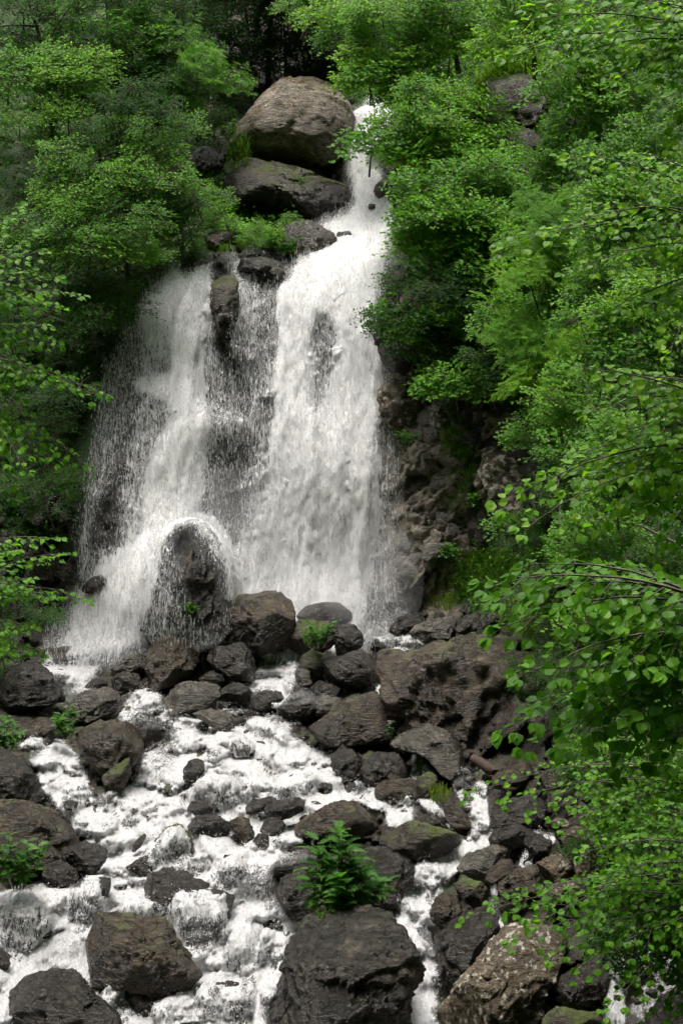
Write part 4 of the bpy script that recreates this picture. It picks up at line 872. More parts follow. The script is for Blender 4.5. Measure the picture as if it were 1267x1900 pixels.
def clump_mesh(name, seed, kind, leaf, n_sprays, mat, tpl, wr=1.0, flat=.95, side_t=5):
    rg = np.random.RandomState(seed); Lv, tubes = Leaves(), []
    tubes.append((np.array([[0, .25, -.9], [0, .1, -.4], [0, 0, 0]]), [.03, .025, .015]))
    for k in range(n_sprays):
        el = math.asin(rg.uniform(-.45, .98)); az_ = rg.uniform(0, 2 * math.pi) if k % 3 == 0 else -math.pi / 2 + rg.normal(0, .95)
        u = np.array([math.cos(el) * math.cos(az_), math.cos(el) * math.sin(az_), math.sin(el) * flat]); r0, r1 = rg.uniform(.05, .45), rg.uniform(.72, 1.12)
        h = nrmz(np.array([u[0], u[1], u[2] * .35 + .05])); p0 = u * r0; Ls = (r1 - r0)
        m = side_t; ts = np.linspace(0.0, 1, m + 1)
        main = p0 + (u * ts[:, None] * .6 + h * ts[:, None] * .4 - UP * (.22 * ts ** 2)[:, None]) * Ls
        tubes.append((main[::2], np.linspace(.012, .004, len(main[::2]))))
        upn = nrmz(UP * .9 + .55 * np.array([u[0], u[1], .2]) + np.array([0, -.75, 0])); sd = nrmz(np.cross(h, upn))
        for i in range(1, m + 1):
            s0 = 1 if i % 2 else -1
            uu = nrmz(h * .75 + sd * s0 * rg.uniform(.5, .9)) if i < m else h
            twig(rg, Lv, tubes, main[i], uu, (.42 - .2 * i / m) * rg.uniform(.8, 1.2), leaf, kind, upn, wr=wr, sag=.2)
    return plant_mesh(name, tubes, Lv.arr(), tpl, [MAT['bark'], MAT[mat]])
CL = {}
for nm, kind, leaf, ns, mat_, tpl, wr, cnt in [
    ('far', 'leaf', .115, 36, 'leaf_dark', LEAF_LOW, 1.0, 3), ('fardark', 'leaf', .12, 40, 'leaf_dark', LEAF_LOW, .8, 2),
    ('bush', 'leaf', .125, 38, 'leaf_mid', LEAF_LOW, 1.15, 3), ('broad', 'leaf', .175, 42, 'leaf_mid', LEAF_MID, 1.05, 3),
    ('light', 'leaf', .16, 42, 'leaf_light', LEAF_MID, 1.0, 3), ('bushl', 'leaf', .12, 40, 'leaf_light', LEAF_LOW, 1.1, 2), ('rowan', 'rowan', .13, 20, 'leaf_mid', LEAF_LOW, 1.0, 2), ('rowanl', 'rowan', .13, 20, 'leaf_light', LEAF_LOW, 1.0, 1)]:
    CL[nm] = [clump_mesh('leafy_branch', 300 + 7 * k + len(nm) * 31, kind, leaf, ns, mat_, tpl, wr) for k in range(cnt)]

def tree(label, ells, kinds, seed, trunk=True, cat='tree', name='tree', sc=(.55, .85), group=None, base=None, bulge=.5, tilt=.25):
    """ells: (px, py, Y, rx, ry, n) crown patches"""
    rg = np.random.RandomState(seed); cl = []
    for px, py, Y, rx, ry, n in ells:
        c = W(px, py, Y)[0]
        for k in range(n):
            # even spread over the ellipse
            r = math.sqrt((k + .5) / n); a = k * 2.39996 + seed
            qx, qy = px + rx * r * math.cos(a) + rg.normal(0, 8), py + ry * r * math.sin(a) + rg.normal(0, 8)
            Yk = Y - bulge * rx * Y / FPX * math.sqrt(max(1 - r * r, 0)) + rg.normal(0, .25)
            x, y, z = [float(v) for v in W(qx, qy, Yk)]; cl.append((x, y, z))
    C_ = np.array(cl); ctr = C_.mean(0)
    if base is None:
        bx = ctr[0] + rg.normal(0, .2); bz = C_[:, 2].min() - .1; by = max(float(F(bx, bz)) + .1, ctr[1] - .2)
        if by - ctr[1] > 2.5 and ctr[1] > 34: by = ctr[1] + 1.5
        elif by - ctr[1] > 2.5: bx, by = .2 * ctr[1] + 1.3, ctr[1] + .4; bz = float(valley_z(bx, by)) - .1
    else: bx, by, bz = base
    root = empty(name, (bx, by, bz)); tag(root, label, cat, group); B = np.array([bx, by, bz])
    if trunk:
        off_ = abs(bx) > .2 * by + .6; H = np.array([0.1, 0, max(ctr[2] - bz, .8)]) if off_ else ctr - B; tl = np.linspace(0, 1, 7)
        pts = B + H * tl[:, None] + np.stack([.12 * np.sin(tl * 5 + seed), .1 * np.cos(tl * 4), 0 * tl], -1) * np.linalg.norm(H) * .3 * (tl * (1.2 - tl))[:, None]
        pts = np.concatenate([pts, [pts[-1] + H * .12 / (np.linalg.norm(H) + .01) * 4]])
        R0 = min(.16, .05 + .02 * np.linalg.norm(H))
        V, Fc = tube_geo(pts - B, np.linspace(R0, R0 * .3, len(pts)), 9)
        tr = link('trunk', mesh_from('trunk', V, Fc, np.full(len(Fc), 4), [MAT['bark']]), root)
        for k in rg.choice(len(cl), min(len(cl), 7), replace=False):
            s = pts[rg.randint(3, len(pts) - 1)]; e = C_[k]; tm = np.linspace(0, 1, 5)[:, None]
            if off_: s = np.array([bx, by, max(e[2] - rg.uniform(.4, .9) * np.linalg.norm(e[:2] - B[:2]), bz + .3)])
            lp = s + (e - s) * tm + UP * .25 * np.linalg.norm(e - s) * (tm * (1 - tm))
            V, Fc = tube_geo(lp - B, np.linspace(min(R0 * .4, .035), .010, 5), 6); link('limb', mesh_from('limb', V, Fc, np.full(len(Fc), 4), [MAT['bark']]), root)
    for (x, y, z) in cl:
        me = CL[kinds[rg.randint(len(kinds))]]; o = link('leafy_branch', me[rg.randint(len(me))], root)
        o.location = (x - bx, y - by, z - bz); s = rg.uniform(*sc)
        o.scale = (s * rg.uniform(.9, 1.2), s * rg.uniform(.9, 1.2), s * rg.uniform(.85, 1.1)); o.rotation_euler = (tilt + rg.normal(0, .12), rg.normal(0, .15), rg.uniform(-math.pi, math.pi))
        o.rotation_mode = 'XYZ'
        # tilt applied last, about the world x axis, so the tops lean toward the open valley
        M = Matrix.Rotation(tilt + rg.normal(0, .1), 4, 'X') @ Matrix.Rotation(rg.normal(0, .55), 4, 'Z')
        o.rotation_euler = M.to_euler()
    return root

T_ = tree
# --- left side, far to near
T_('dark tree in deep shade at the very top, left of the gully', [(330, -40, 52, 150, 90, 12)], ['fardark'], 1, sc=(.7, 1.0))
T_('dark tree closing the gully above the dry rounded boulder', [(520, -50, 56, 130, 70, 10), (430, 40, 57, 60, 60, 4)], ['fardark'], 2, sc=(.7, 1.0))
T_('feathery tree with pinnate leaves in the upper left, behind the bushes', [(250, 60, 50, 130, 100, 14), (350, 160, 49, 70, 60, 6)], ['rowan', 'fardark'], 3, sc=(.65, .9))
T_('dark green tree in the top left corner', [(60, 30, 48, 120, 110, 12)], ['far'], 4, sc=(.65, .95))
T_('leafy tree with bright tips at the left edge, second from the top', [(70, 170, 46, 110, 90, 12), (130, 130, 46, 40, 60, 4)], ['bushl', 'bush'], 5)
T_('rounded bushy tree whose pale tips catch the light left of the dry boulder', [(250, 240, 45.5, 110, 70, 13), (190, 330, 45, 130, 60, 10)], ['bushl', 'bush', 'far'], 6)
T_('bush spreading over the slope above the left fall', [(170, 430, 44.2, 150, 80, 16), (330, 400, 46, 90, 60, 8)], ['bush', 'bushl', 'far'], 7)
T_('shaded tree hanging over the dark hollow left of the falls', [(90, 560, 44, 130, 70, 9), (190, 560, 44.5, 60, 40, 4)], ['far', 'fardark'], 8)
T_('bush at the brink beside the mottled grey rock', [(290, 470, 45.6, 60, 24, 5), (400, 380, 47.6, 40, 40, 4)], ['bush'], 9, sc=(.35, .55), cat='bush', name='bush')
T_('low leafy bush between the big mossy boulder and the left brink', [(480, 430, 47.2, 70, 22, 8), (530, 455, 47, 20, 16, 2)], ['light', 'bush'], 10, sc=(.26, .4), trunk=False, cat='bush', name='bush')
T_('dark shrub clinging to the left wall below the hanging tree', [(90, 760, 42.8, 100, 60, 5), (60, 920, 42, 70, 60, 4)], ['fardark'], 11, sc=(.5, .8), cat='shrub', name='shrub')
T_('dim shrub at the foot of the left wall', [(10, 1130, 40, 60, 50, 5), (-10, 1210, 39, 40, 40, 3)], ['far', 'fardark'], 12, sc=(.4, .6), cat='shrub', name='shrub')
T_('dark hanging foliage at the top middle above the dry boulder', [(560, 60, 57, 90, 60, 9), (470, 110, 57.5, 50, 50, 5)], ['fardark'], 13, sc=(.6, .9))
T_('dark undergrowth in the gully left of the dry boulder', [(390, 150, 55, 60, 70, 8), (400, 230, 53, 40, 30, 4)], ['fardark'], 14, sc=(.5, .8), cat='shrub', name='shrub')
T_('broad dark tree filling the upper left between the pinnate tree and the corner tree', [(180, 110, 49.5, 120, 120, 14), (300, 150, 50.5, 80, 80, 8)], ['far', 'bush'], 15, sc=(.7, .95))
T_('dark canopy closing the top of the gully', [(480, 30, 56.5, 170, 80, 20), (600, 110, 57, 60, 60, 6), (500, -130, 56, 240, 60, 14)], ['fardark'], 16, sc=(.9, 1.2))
T_('light leafy branches dangling at the top edge left of the bright leaning tree', [(580, 12, 50, 60, 22, 5)], ['light', 'bushl'], 17, sc=(.4, .6))
# --- right side
T_('bright leafy tree leaning over the top of the upper chute', [(730, 90, 47.5, 90, 100, 12), (640, 40, 48, 60, 40, 4), (735, 165, 47, 50, 50, 5)], ['light', 'broad'], 20, trunk=False)
T_('tree with pale green leaves at the top edge above the right slope', [(840, 30, 47, 110, 80, 10)], ['light'], 21)
T_('tree with spreading branches right of the upper chute', [(800, 250, 44, 110, 90, 15), (778, 300, 45, 36, 50, 4)], ['broad', 'light'], 22)
T_('tree reaching over the brink of the main fall from the right', [(860, 400, 42, 120, 80, 15), (790, 440, 42.5, 36, 50, 4)], ['broad'], 23)
T_('dense dark tree whose low branches reach left over the main fall', [(850, 550, 41.8, 120, 75, 16), (740, 600, 41.8, 45, 20, 4), (810, 640, 41.9, 70, 28, 5)], ['broad', 'far'], 24)
T_('small tree over the fractured ledge, branches drooping left', [(850, 712, 41.4, 60, 18, 4), (960, 680, 40.2, 60, 50, 6)], ['far', 'broad'], 25)
T_('fresh green tree between the two dark trees right of the main fall', [(930, 470, 41.0, 70, 80, 9), (960, 590, 39.5, 50, 50, 5), (900, 300, 43, 60, 50, 5)], ['light', 'broad'], 38)
T_('small leafy tree below the feathery rowan', [(1060, 740, 33, 60, 60, 7), (1120, 520, 31, 50, 80, 6)], ['broad', 'light'], 39, sc=(.4, .6))
T_('yellow-green bush on the bank above the earthy overhang', [(980, 40, 43.5, 90, 70, 8)], ['light'], 26, cat='bush', name='bush')
T_('tree on the upper right slope right of the earthy overhang', [(1110, 170, 38, 100, 120, 14)], ['light', 'broad'], 27)
T_('bush below the earthy overhang', [(950, 330, 42, 60, 40, 5), (1030, 330, 39, 60, 60, 5)], ['broad'], 28, cat='bush', name='bush', sc=(.45, .7))
T_('feathery rowan tree in the middle of the right slope', [(1040, 470, 36, 90, 110, 12), (1010, 640, 36, 70, 60, 8)], ['rowan', 'rowanl'], 29, sc=(.5, .75))
T_('light green tree at the right edge above the rowan', [(1190, 360, 30, 110, 120, 14)], ['light', 'broad'], 30, sc=(.42, .65))
T_('leafy tree right of the rowan', [(1180, 620, 27, 110, 120, 14)], ['broad', 'light'], 31, sc=(.38, .58))
T_('dim tree in the hollow above the grassy bank', [(1010, 800, 37, 60, 60, 6), (1080, 870, 34, 60, 80, 7), (1010, 1000, 37, 60, 40, 5)], ['far', 'broad'], 32, sc=(.4, .65))
T_('leafy tree on the right between the lichen outcrop and the large-leaved branches', [(1180, 860, 24, 100, 90, 11), (1100, 1000, 26, 70, 50, 6)], ['broad'], 33, sc=(.34, .5))
T_('bush behind the large-leaved branches at the right edge', [(1180, 1120, 25, 110, 100, 11), (1200, 1300, 23, 90, 90, 9)], ['broad', 'far'], 34, sc=(.36, .52), cat='bush', name='bush')
T_('leafy bush on the right bank above the lower rocks', [(1190, 1450, 22.5, 110, 70, 10), (1090, 1420, 30, 50, 30, 4)], ['far', 'broad'], 35, sc=(.32, .48), cat='bush', name='bush')
T_('dark bush behind the lower right branch', [(1210, 1620, 21, 80, 80, 9), (1150, 1560, 22.5, 60, 50, 5), (1220, 1760, 20.5, 50, 60, 4)], ['far', 'broad'], 36, sc=(.3, .45), cat='bush', name='bush')
T_('little dim bush at the edge of the ribbed outcrop', [(985, 1255, 34.5, 34, 22, 3)], ['far'], 37, sc=(.3, .42), cat='bush', name='bush', trunk=False)

# --- near branches with leaves one can tell apart
BIG = [None, None]
def big_leaf_meshes(mat):
    out = []
    for k in range(3):
        T = LEAF_FULL[0].copy(); T[3, 2] -= .08 * k; T[4:, 2] += .03 * k
        f = [i for q in LEAF_FULL[1] for i in q]; out.append(mesh_from('leaf', T, f, [len(q) for q in LEAF_FULL[1]], [MAT[mat]], smooth=False, attrs={'tint': np.full(8, .12 + .36 * k)}))
    return out
BLM = {m: big_leaf_meshes(m) for m in ('leaf_light', 'leaf_mid', 'plant')}
def near_tree(label, trunk_at, branches, leaf, mat, seed, face=.75, side=9, spread=.5, cat='tree', twl=.30, nparts=290, wr=1.35, lean=0.0):
    """branches: (root px,py,Y, tip px,py,Y)"""
    rg = np.random.RandomState(seed); Lv, tubes = Leaves(), []
    bx, by = trunk_at; bz = max(float(valley_z(bx, by)), -30) - .1; B = np.array([bx, by, bz]); root = empty('tree', (bx, by, bz)); tag(root, label, cat)
    ends = []
    for b in branches:
        r = np.array([float(v) for v in W(*b[:3])]); t = np.array([float(v) for v in W(*b[3:])]); L = np.linalg.norm(t - r); ends.append(r)
        ts = np.linspace(0, 1, side + 1)[:, None]; pts = r + (t - r) * ts + UP * L * .16 * (ts * (1 - ts)) * 2
        pts += np.cumsum(rg.normal(0, .012, pts.shape), 0) * ts
        tubes.append((pts - B, np.linspace(.012 * leaf / .1, .003, len(pts))))
        u = nrmz(t - r); upn = nrmz(UP * .75 + np.array([0, -1, 0]) * face + rg.normal(0, .08, 3) + np.array([lean, 0, 0])); sd = nrmz(np.cross(u, upn))
        for i in range(1, side + 1):
            for s0 in (1, -1):
                uu = nrmz(u * .8 + sd * s0 * rg.uniform(.5, 1.0) - UP * .15) if i < side else nrmz(u + sd * s0 * .3)
                twig(rg, Lv, tubes, pts[i] - B, uu, twl * L ** .3 * (1.1 - .6 * i / side) * rg.uniform(.7, 1.2), leaf, 'leaf', upn, wr=wr, sag=.3, step=.62, r0=.004)
    A = Lv.arr(); p = A[0] + B; px, py = PX(p[:, 0], p[:, 1], p[:, 2]); vis = (px > -10) & (px < 1277) & (py > -10) & (py < 1910)
    order = np.argsort(np.where(vis, p[:, 1] - A[4] * 5, 1e3)); pick = order[:nparts]; pick = pick[vis[pick]]; rest = np.setdiff1d(np.arange(len(p)), pick)
    for k in pick:
        o = link('leaf', BLM[mat][rg.randint(3)], root)
        l = A[4][k]; x, d, n = A[1][k], A[2][k], A[3][k]
        M = Matrix(((x[0] * l * A[5][k], d[0] * l, n[0] * l, A[0][k][0]), (x[1] * l * A[5][k], d[1] * l, n[1] * l, A[0][k][1]), (x[2] * l * A[5][k], d[2] * l, n[2] * l, A[0][k][2]), (0, 0, 0, 1)))
        o.matrix_local = M
    if len(rest): tag(link('foliage', plant_mesh('foliage', [], tuple(a[rest] for a in A), LEAF_FULL, [MAT['bark'], MAT[mat]]), root), kind='stuff')
    link('twigs', plant_mesh('twigs', tubes, None, None, [MAT['bark']]), root)
    top = max(e[2] for e in ends) + .3; tp = np.array([[bx, by, bz], [bx + .1, by, (bz + top) / 2], [bx - .05, by, top]]) - B
    V, Fc = tube_geo(tp, [.12, .09, .04], 10); link('trunk', mesh_from('trunk', V, Fc, np.full(len(Fc), 4), [MAT['bark']]), root)
    for e in ends:
        dh = np.linalg.norm(e[:2] - B[:2]); s = np.array([bx, by, max(e[2] - dh * rg.uniform(.5, 1.1), bz + .4)]); tm = np.linspace(0, 1, 6)[:, None]; lp = s + (e - s) * tm + UP * .25 * dh * (tm * (1 - tm)) + rg.normal(0, .03, (6, 3)) * (tm * (1 - tm) * 4)
        V, Fc = tube_geo(lp - B, [.035, .028, .023, .018, .014, .010], 6); link('limb', mesh_from('limb', V, Fc, np.full(len(Fc), 4), [MAT['bark']]), root)
def fan(rx, ry, Y, tips, dY=0.6, seed=0):
    rg = np.random.RandomState(seed); return [(rx + rg.uniform(-20, 20), ry + (t[1] - ry) * .45 + rg.uniform(-25, 25), Y + rg.uniform(-dY, dY), t[0], t[1], Y + rg.uniform(-dY, dY)) for t in tips]
near_tree('large-leaved tree reaching in from the right edge across the lower middle', (3.6, 12.4),
          fan(1330, 1130, 12, [(925, 1082), (950, 1165), (935, 1110), (1010, 1060), (1060, 1100), (1120, 1060), (1000, 1210), (1080, 1180), (1160, 1140), (1230, 1100), (975, 1335), (1030, 1290), (1110, 1250), (1190, 1230), (1000, 1370), (1070, 1360), (1140, 1340), (1215, 1320), (1250, 1390), (1180, 1400)], seed=1), .105, 'leaf_mid', 51)
near_tree('large-leaved tree reaching in from the right edge at mid height', (4.6, 15.2),
          fan(1340, 780, 15, [(950, 930), (1010, 900), (1060, 850), (1090, 960), (1000, 960), (1120, 760), (1130, 880), (1180, 820), (1150, 700), (1220, 700), (1200, 920), (1240, 980), (1230, 780), (1100, 690)], seed=2), .105, 'leaf_light', 52)
near_tree('large-leaved tree hanging in from the top right corner', (4.3, 14.0),
          fan(1345, 60, 14, [(960, 85), (1010, 40), (1060, 110), (1120, 60), (1000, 0), (1150, 150), (1200, 100), (1230, 200), (1180, 10), (1250, 260)], seed=3), .10, 'leaf_light', 53)
near_tree('pale-leaved tree reaching in from the right edge below the top', (5.4, 18.2),
          fan(1340, 430, 18, [(960, 450), (1040, 420), (1080, 500), (1120, 380), (1160, 470), (1200, 560), (1180, 300), (1230, 360), (1240, 480), (1130, 580), (1060, 300), (1230, 640)], seed=4), .11, 'leaf_light', 54)
near_tree('dark leafy branches sweeping over the lower right rocks', (5.7, 20.3),
          fan(1345, 1640, 20, [(880, 1690), (930, 1660), (960, 1700), (1020, 1690), (1060, 1650), (1040, 1750), (1100, 1700), (1090, 1790), (1150, 1750), (1180, 1680), (1160, 1820), (1230, 1780), (1220, 1870), (1130, 1620), (1180, 1560), (1240, 1620), (1100, 1570), (1250, 1500), (970, 1745), (1000, 1660), (1130, 1700), (1200, 1640), (1140, 1850), (1070, 1720), (1190, 1790), (1250, 1700), (1160, 1610), (1250, 1840)], seed=5), .095, 'leaf_mid', 55, face=.6)
near_tree('thin leafy branch reaching left above the dark boulders on the right', (6.0, 21.4),
          fan(1345, 1450, 21, [(905, 1470), (960, 1480), (1010, 1500), (1060, 1470), (1120, 1500), (1090, 1420), (1170, 1450), (1230, 1500), (1130, 1550), (1200, 1400), (1180, 1530), (1060, 1520), (1240, 1430), (1110, 1450), (1150, 1380), (1230, 1560)], seed=6), .09, 'leaf_mid', 56, face=.6)
near_tree('bright large-leaved tree reaching in from the left edge', (-5.4, 18.0),
          fan(-95, 620, 17.5, [(70, 470), (60, 440), (100, 520), (80, 560), (125, 555), (60, 600), (90, 620), (175, 722), (120, 700), (70, 700), (60, 770), (135, 850), (80, 830), (40, 850), (30, 520), (20, 700), (10, 900), (30, 400)], seed=7), .085, 'leaf_mid', 57, lean=.1)
near_tree('shaded branches reaching in low from the left edge', (-6.2, 21.0),
          fan(-70, 1100, 20.5, [(120, 1020), (80, 1000), (140, 1095), (90, 1100), (40, 1080), (50, 1160), (20, 1190), (60, 1210), (20, 1020)], seed=8), .09, 'leaf_mid', 58, face=.3)

# ------------------------------------------------------------------ undergrowth, grass and single plants
rgu = np.random.RandomState(400)
def scatter_cover(name, n, xr, zr, thr, leaf, mat, label, seed, lift=.25, inv=False):
    rg = np.random.RandomState(seed); x = rg.uniform(*xr, n * 3); z = rg.uniform(*zr, n * 3); y = F(x, z); px, py = PX(x, y, z)
    pr = sample(VEG, px, py) * (.35 + .65 * sstep(-.2, .4, fbm(x * 1.2, y * .5, z * 1.2, seed, 3)))
    ok = (rg.rand(len(x)) < pr * (pr > thr)) & (px > -250) & (px < 1500) & (py > -300) & (py < 2000); x, y, z = x[ok][:n], y[ok][:n], z[ok][:n]
    yr = rough_y(x, z); P = np.stack([x, yr - rg.exponential(lift * .5, len(x)), z + rg.uniform(0, lift, len(x))], -1)
    d = rg.normal(size=P.shape); d[:, 1] -= .7; d[:, 2] += .1; nn = nrmz(rg.normal(size=P.shape) * .45 + np.array([0, -.45, 1.0])); d = nrmz(d); nn = nrmz(nn - (nn * d).sum(1, keepdims=True) * d)
    A = (P, np.cross(d, nn), d, nn, leaf * rg.uniform(.6, 1.3, len(x)), rg.uniform(.8, 1.3, len(x)), rg.rand(len(x)))
    tag(link(name, plant_mesh(name, [], A, LEAF_LOW, [MAT['bark'], MAT[mat]])), label, 'undergrowth', kind='stuff')
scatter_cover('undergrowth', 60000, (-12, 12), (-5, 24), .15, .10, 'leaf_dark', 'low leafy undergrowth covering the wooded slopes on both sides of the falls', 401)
scatter_cover('undergrowth', 26000, (.5, 12), (-2, 24), .2, .09, 'leaf_mid', 'brighter low undergrowth on the slope right of the falls', 402)

def grass(label, px, py, rx, ry, n, h, seed, name='grass_tuft', cat='grass', mat='grass', droop=.5, kind=None, Y=None):
    rg = np.random.RandomState(seed); Vs, Fs, ti, off = [], [], [], 0
    Y0 = hit(px, py) if Y is None else Y; c = np.array([float(v) for v in W(px, py + ry * .5, Y0)])
    for k in range(n):
        r = math.sqrt(rg.rand()); a = rg.uniform(0, 6.28); qx, qy = px + rx * r * math.cos(a), py + ry * r * math.sin(a)
        if Y is None: yy = hit(qx, qy) if n < 160 else None
        else: yy = Y + rg.normal(0, .06)
        if yy is None:
            yy = Y0 + (py - qy) * .008
        x, y, z = [float(v) for v in W(qx, qy, yy)]; 
        if Y is None: y = float(rough_y(np.array([x]), np.array([z]))[0]) + .02
        az_ = rg.uniform(0, 6.28); hh = h * rg.uniform(.5, 1.2); lean = rg.uniform(.1, droop + .3)
        dv = np.array([math.cos(az_), math.sin(az_) - .6, 0]) ; sd = nrmz(np.cross(dv, UP)) * rg.uniform(.004, .008) * (h / .25 + .4)
        p0 = np.array([x, y, z]); p1 = p0 + UP * hh * .6 + dv * hh * lean * .3; p2 = p1 + UP * hh * (.35 - droop * .7) + dv * hh * lean
        Vs += [p0 - sd, p0 + sd, p1 - sd * .8, p1 + sd * .8, p2]; Fs += [[off, off + 1, off + 3], [off, off + 3, off + 2], [off + 2, off + 3, off + 4]]; ti += [rg.rand()] * 5; off += 5
    V = np.array(Vs) - c
    o = link(name, mesh_from(name, V, np.array(Fs), np.full(len(Fs), 3), [MAT[mat]], smooth=False, attrs={'tint': np.array(ti)})); o.location = c
    tag(o, label, cat, kind=kind); return o
grass('bright grassy bank at the foot of the right cliff', 890, 1070, 60, 42, 1500, .34, 1, kind='stuff')
grass('lower end of the grassy bank, beside the pale flat slab', 825, 1118, 26, 16, 260, .28, 2, kind='stuff')
grass('long grass hanging on the cliff beside the lichen outcrop', 855, 900, 22, 60, 700, .36, 3, kind='stuff', droop=.8)
grass('grass on the ledge under the drooping dark tree', 840, 815, 26, 40, 420, .3, 4, kind='stuff', droop=.8)
grass('dry straw-coloured grass hanging over the earthy overhang', 945, 155, 60, 40, 1200, .6, 5, kind='stuff', droop=.9)
grass('grassy slope at the top right behind the near leaves', 960, 60, 90, 50, 1500, .45, 6, kind='stuff')
grass('mossy grass on the left shoulder of the big mossy boulder', 440, 285, 26, 44, 420, .24, 7, kind='stuff', Y=48.9)
grass('patch of grass at the brink left of the falls', 425, 466, 30, 14, 300, .26, 8, kind='stuff')
grass('grass tuft with long yellowing blades between the slab and the mossy stone', 815, 1478, 22, 14, 120, .28, 9, Y=34.2)
grass('fringe of grass and moss under the big leafy plant', 622, 1722, 52, 24, 520, .26, 10, Y=30.5, droop=.8, kind='stuff')
grass('grassy tuft dangling from the bright clump among the fall-foot rocks', 575, 1185, 16, 14, 90, .24, 11, Y=40.3, droop=.9)
grass('sparse grass on the bank behind the big-leaved branches', 990, 1150, 60, 40, 500, .3, 12, kind='stuff')

LOBE = {}
def lobed_mesh(mat, k):
    if (mat, k) not in LOBE:
        T = LEAF_LOBED[0].copy(); T[:, 2] -= (.05 + .12 * k) * T[:, 1] ** 2
        f = [i for q in LEAF_LOBED[1] for i in q]; LOBE[(mat, k)] = mesh_from('leaf', T, f, [len(q) for q in LEAF_LOBED[1]], [MAT[mat]], smooth=False, attrs={'tint': np.full(len(T), .15 + .35 * k)})
    return LOBE[(mat, k)]
def leafy_plant(label, px, py, Y, h, nst, nlf, leaf, seed, mat='plant', spread=.35, lobed=True, name='leafy_plant', wr=1.0, flowers=0):
    """px,py is the foot of the plant"""
    rg = np.random.RandomState(seed); c = np.array([float(v) for v in W(px, py, Y)]); root = empty(name, c); tag(root, label, 'plant')
    for s in range(nst):
        a = rg.uniform(0, 6.28); r = spread * math.sqrt(rg.rand()); hh = h * rg.uniform(.55, 1.05) * (1 - .35 * r / spread); foot = np.array([math.cos(a) * r * .3, math.sin(a) * r * .3, 0]); tip = np.array([math.cos(a) * r, math.sin(a) * r - .05, hh])
        ts = np.linspace(0, 1, 5)[:, None]; pts = foot + (tip - foot) * ts + np.array([math.cos(a), math.sin(a), 0]) * .08 * (ts * (1 - ts))
        V, Fc = tube_geo(pts, np.linspace(.009, .004, 5), 5); link('stem', mesh_from('stem', V, Fc, np.full(len(Fc), 4), [MAT[mat]], attrs={'tint': np.full(len(V), .3)}), root)
        for k in range(nlf):
            t = 1 - .75 * (k / nlf) ** 1.2; q = foot + (tip - foot) * t; b = a + 2.4 * k + rg.normal(0, .3); el = .75 * t - .35 + rg.normal(0, .15)
            d = np.array([math.cos(b) * math.cos(el), math.sin(b) * math.cos(el), math.sin(el)]); n = nrmz(UP + .5 * np.array([0, -1, 0]) + rg.normal(0, .2, 3)); n = nrmz(n - n @ d * d); x = np.cross(d, n)
            l = leaf * rg.uniform(.7, 1.15); me = lobed_mesh(mat, rg.randint(3)) if lobed else BLM[mat][rg.randint(3)]
            o = link('leaf', me, root); o.matrix_local = Matrix(((x[0] * l * wr, d[0] * l, n[0] * l, q[0]), (x[1] * l * wr, d[1] * l, n[1] * l, q[1]), (x[2] * l * wr, d[2] * l, n[2] * l, q[2]), (0, 0, 0, 1)))
        if s < flowers:
            L2 = Leaves()
            for k in range(14):
                e = nrmz(rg.normal(size=3)); 
                L2.add(tip + e * .02 + np.array([0, 0, .03]), e, rg.normal(size=3), .035, 1.6, .5)
            V, f, sz, _ = leaf_verts(L2.arr(), LEAF_LOW); link('flower', mesh_from('flower', V, f, sz, [MAT['petal']], smooth=False), root)
    return root
leafy_plant('big leafy plant with lobed leaves growing on the huge boulder at the bottom centre', 624, 1728, 30.6, 2.15, 26, 11, .34, 1, spread=.55)
leafy_plant('ragged lower leaves spilling right of the big leafy plant', 685, 1680, 30.9, .75, 8, 7, .26, 2, spread=.32)
leafy_plant('young leafy plant with upright shoots beside the grey jumbled rock', 128, 1372, 37.0, .8, 8, 9, .22, 3, lobed=False, wr=.6, spread=.3)
leafy_plant('bright green clump sprouting from the mossy rock at the foot of the falls', 590, 1202, 40.0, .72, 14, 8, .17, 4, spread=.42)
leafy_plant('small plant on the side of the craggy rock in the left fall', 357, 1142, 40.4, .38, 8, 7, .13, 5, lobed=False, wr=.9, spread=.22)
leafy_plant('lilac flower with small leaves in front of the long smooth boulder', 720, 1372, 36.2, .42, 3, 6, .12, 6, lobed=False, wr=.7, spread=.1, flowers=3)
leafy_plant('ferny plant under the large rounded boulder at the left edge', 30, 1650, 30.8, 1.1, 16, 9, .22, 7, spread=.5)
leafy_plant('leafy shrub at the left edge level with the young plant', 5, 1400, 36.0, .95, 12, 9, .2, 8, lobed=False, spread=.45)
leafy_plant('tuft of green leaves on the cliff left of the pale fractured ledge', 752, 828, 41.7, .4, 9, 7, .15, 9, lobed=False, spread=.35)
leafy_plant('small bush of leaves on the fractured cliff above the grassy bank', 832, 1040, 40.8, .42, 9, 7, .15, 10, lobed=False, spread=.3)
leafy_plant('clump of light leaves near the top of the cliff grass', 878, 950, 40.6, .5, 9, 7, .16, 11, lobed=False, spread=.3)
leafy_plant('low leafy clump spreading along the brink between the boulders and the falls', 515, 470, 46.6, .55, 12, 8, .2, 12, lobed=False, spread=.6)
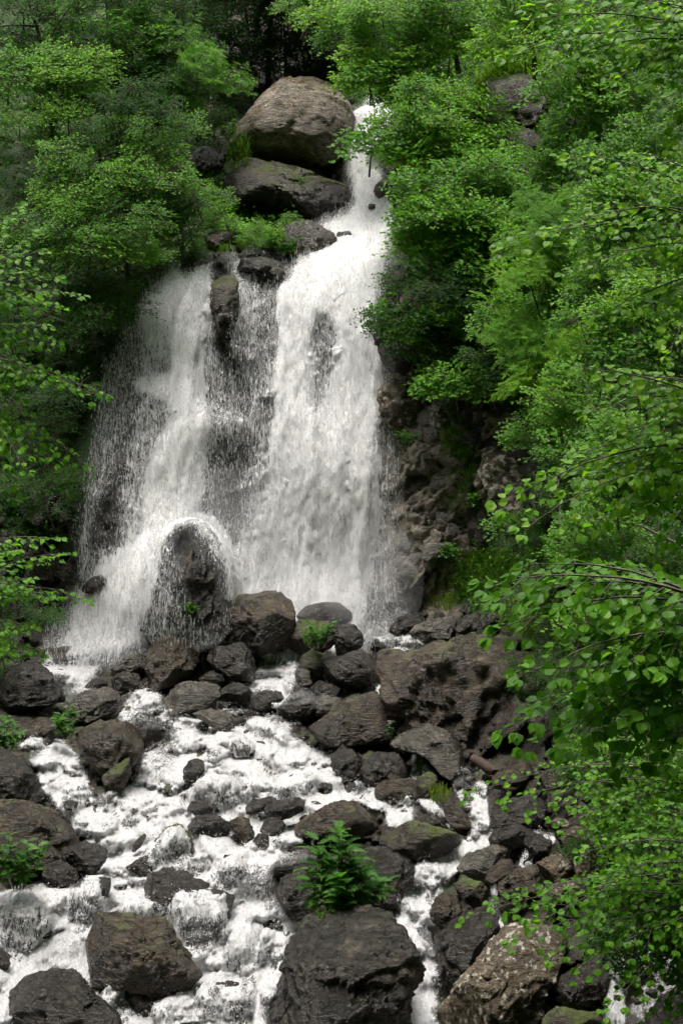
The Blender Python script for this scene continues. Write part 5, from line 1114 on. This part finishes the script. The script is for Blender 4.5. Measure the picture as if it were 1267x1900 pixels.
leafy_plant('leafy sprig left of the dry rounded boulder', 430, 262, 50.2, .7, 8, 7, .18, 13, lobed=False, spread=.35)
leafy_plant('small tuft on the front of the big mossy boulder', 558, 345, 48.7, .3, 5, 6, .12, 14, lobed=False, spread=.2)

# the log lying in the rocks
lp = np.array([[float(v) for v in W(*q)] for q in [(876, 1408, 35.2), (890, 1414, 35.0), (905, 1426, 34.8), (917, 1433, 34.7)]])
root = empty('log', lp[1]); tag(root, 'red-brown log wedged between the ribbed outcrop and the brown rock', 'log')
V, Fc = tube_geo(lp - lp[1], [.09, .11, .10, .075], 12); V = V * (1 + .25 * fbm(V[:, 0] * 14, V[:, 1] * 14, V[:, 2] * 14, 4, 2))[:, None]; link('bark', mesh_from('bark', V, Fc, np.full(len(Fc), 4), [MAT['log']]), root)
for e, q in ((0, -1), (3, 1)):
    d = nrmz((lp[e] - lp[1 if e == 0 else 2])); r = (.09, 0, 0, .075)[e]; an = np.linspace(0, 6.283, 12, endpoint=False); a = nrmz(np.cross(d, UP)); b = np.cross(d, a)
    V = lp[e] - lp[1] + d * .004 + r * .98 * (np.cos(an)[:, None] * a + np.sin(an)[:, None] * b)
    link('cut_end', mesh_from('cut_end', V, np.arange(12), [12], [MAT['log']]), root)

# ------------------------------------------------------------------ mist at the foot of the falls
m, nt = new_mat('mist'); vp = nd(nt, 'ShaderNodeVolumePrincipled'); vp.inputs['Color'].default_value = (.9, .9, .9, 1); vp.inputs['Density'].default_value = .16
o_ = nd(nt, 'ShaderNodeOutputMaterial'); nt.links.new(vp.outputs[0], o_.inputs['Volume']); MAT['mist'] = m
for (px, py, Y, rx, ry, rz) in [(690, 1080, 42.0, 1.3, .8, 1.6), (420, 980, 43.0, 1.5, .7, 1.6), (200, 1170, 41.6, 1.2, .8, .9), (350, 1080, 41.3, 1.3, .6, 1.3), (560, 1100, 42.4, 1.9, .6, .9)]:
    V0, F0 = ICO[4]; me = mesh_from('mist', V0 * np.array([rx, ry, rz]), F0, np.full(len(F0), 3), [m]); o = link('mist', me); o.location = [float(v) for v in W(px, py, Y)]; tag(o, kind='stuff')
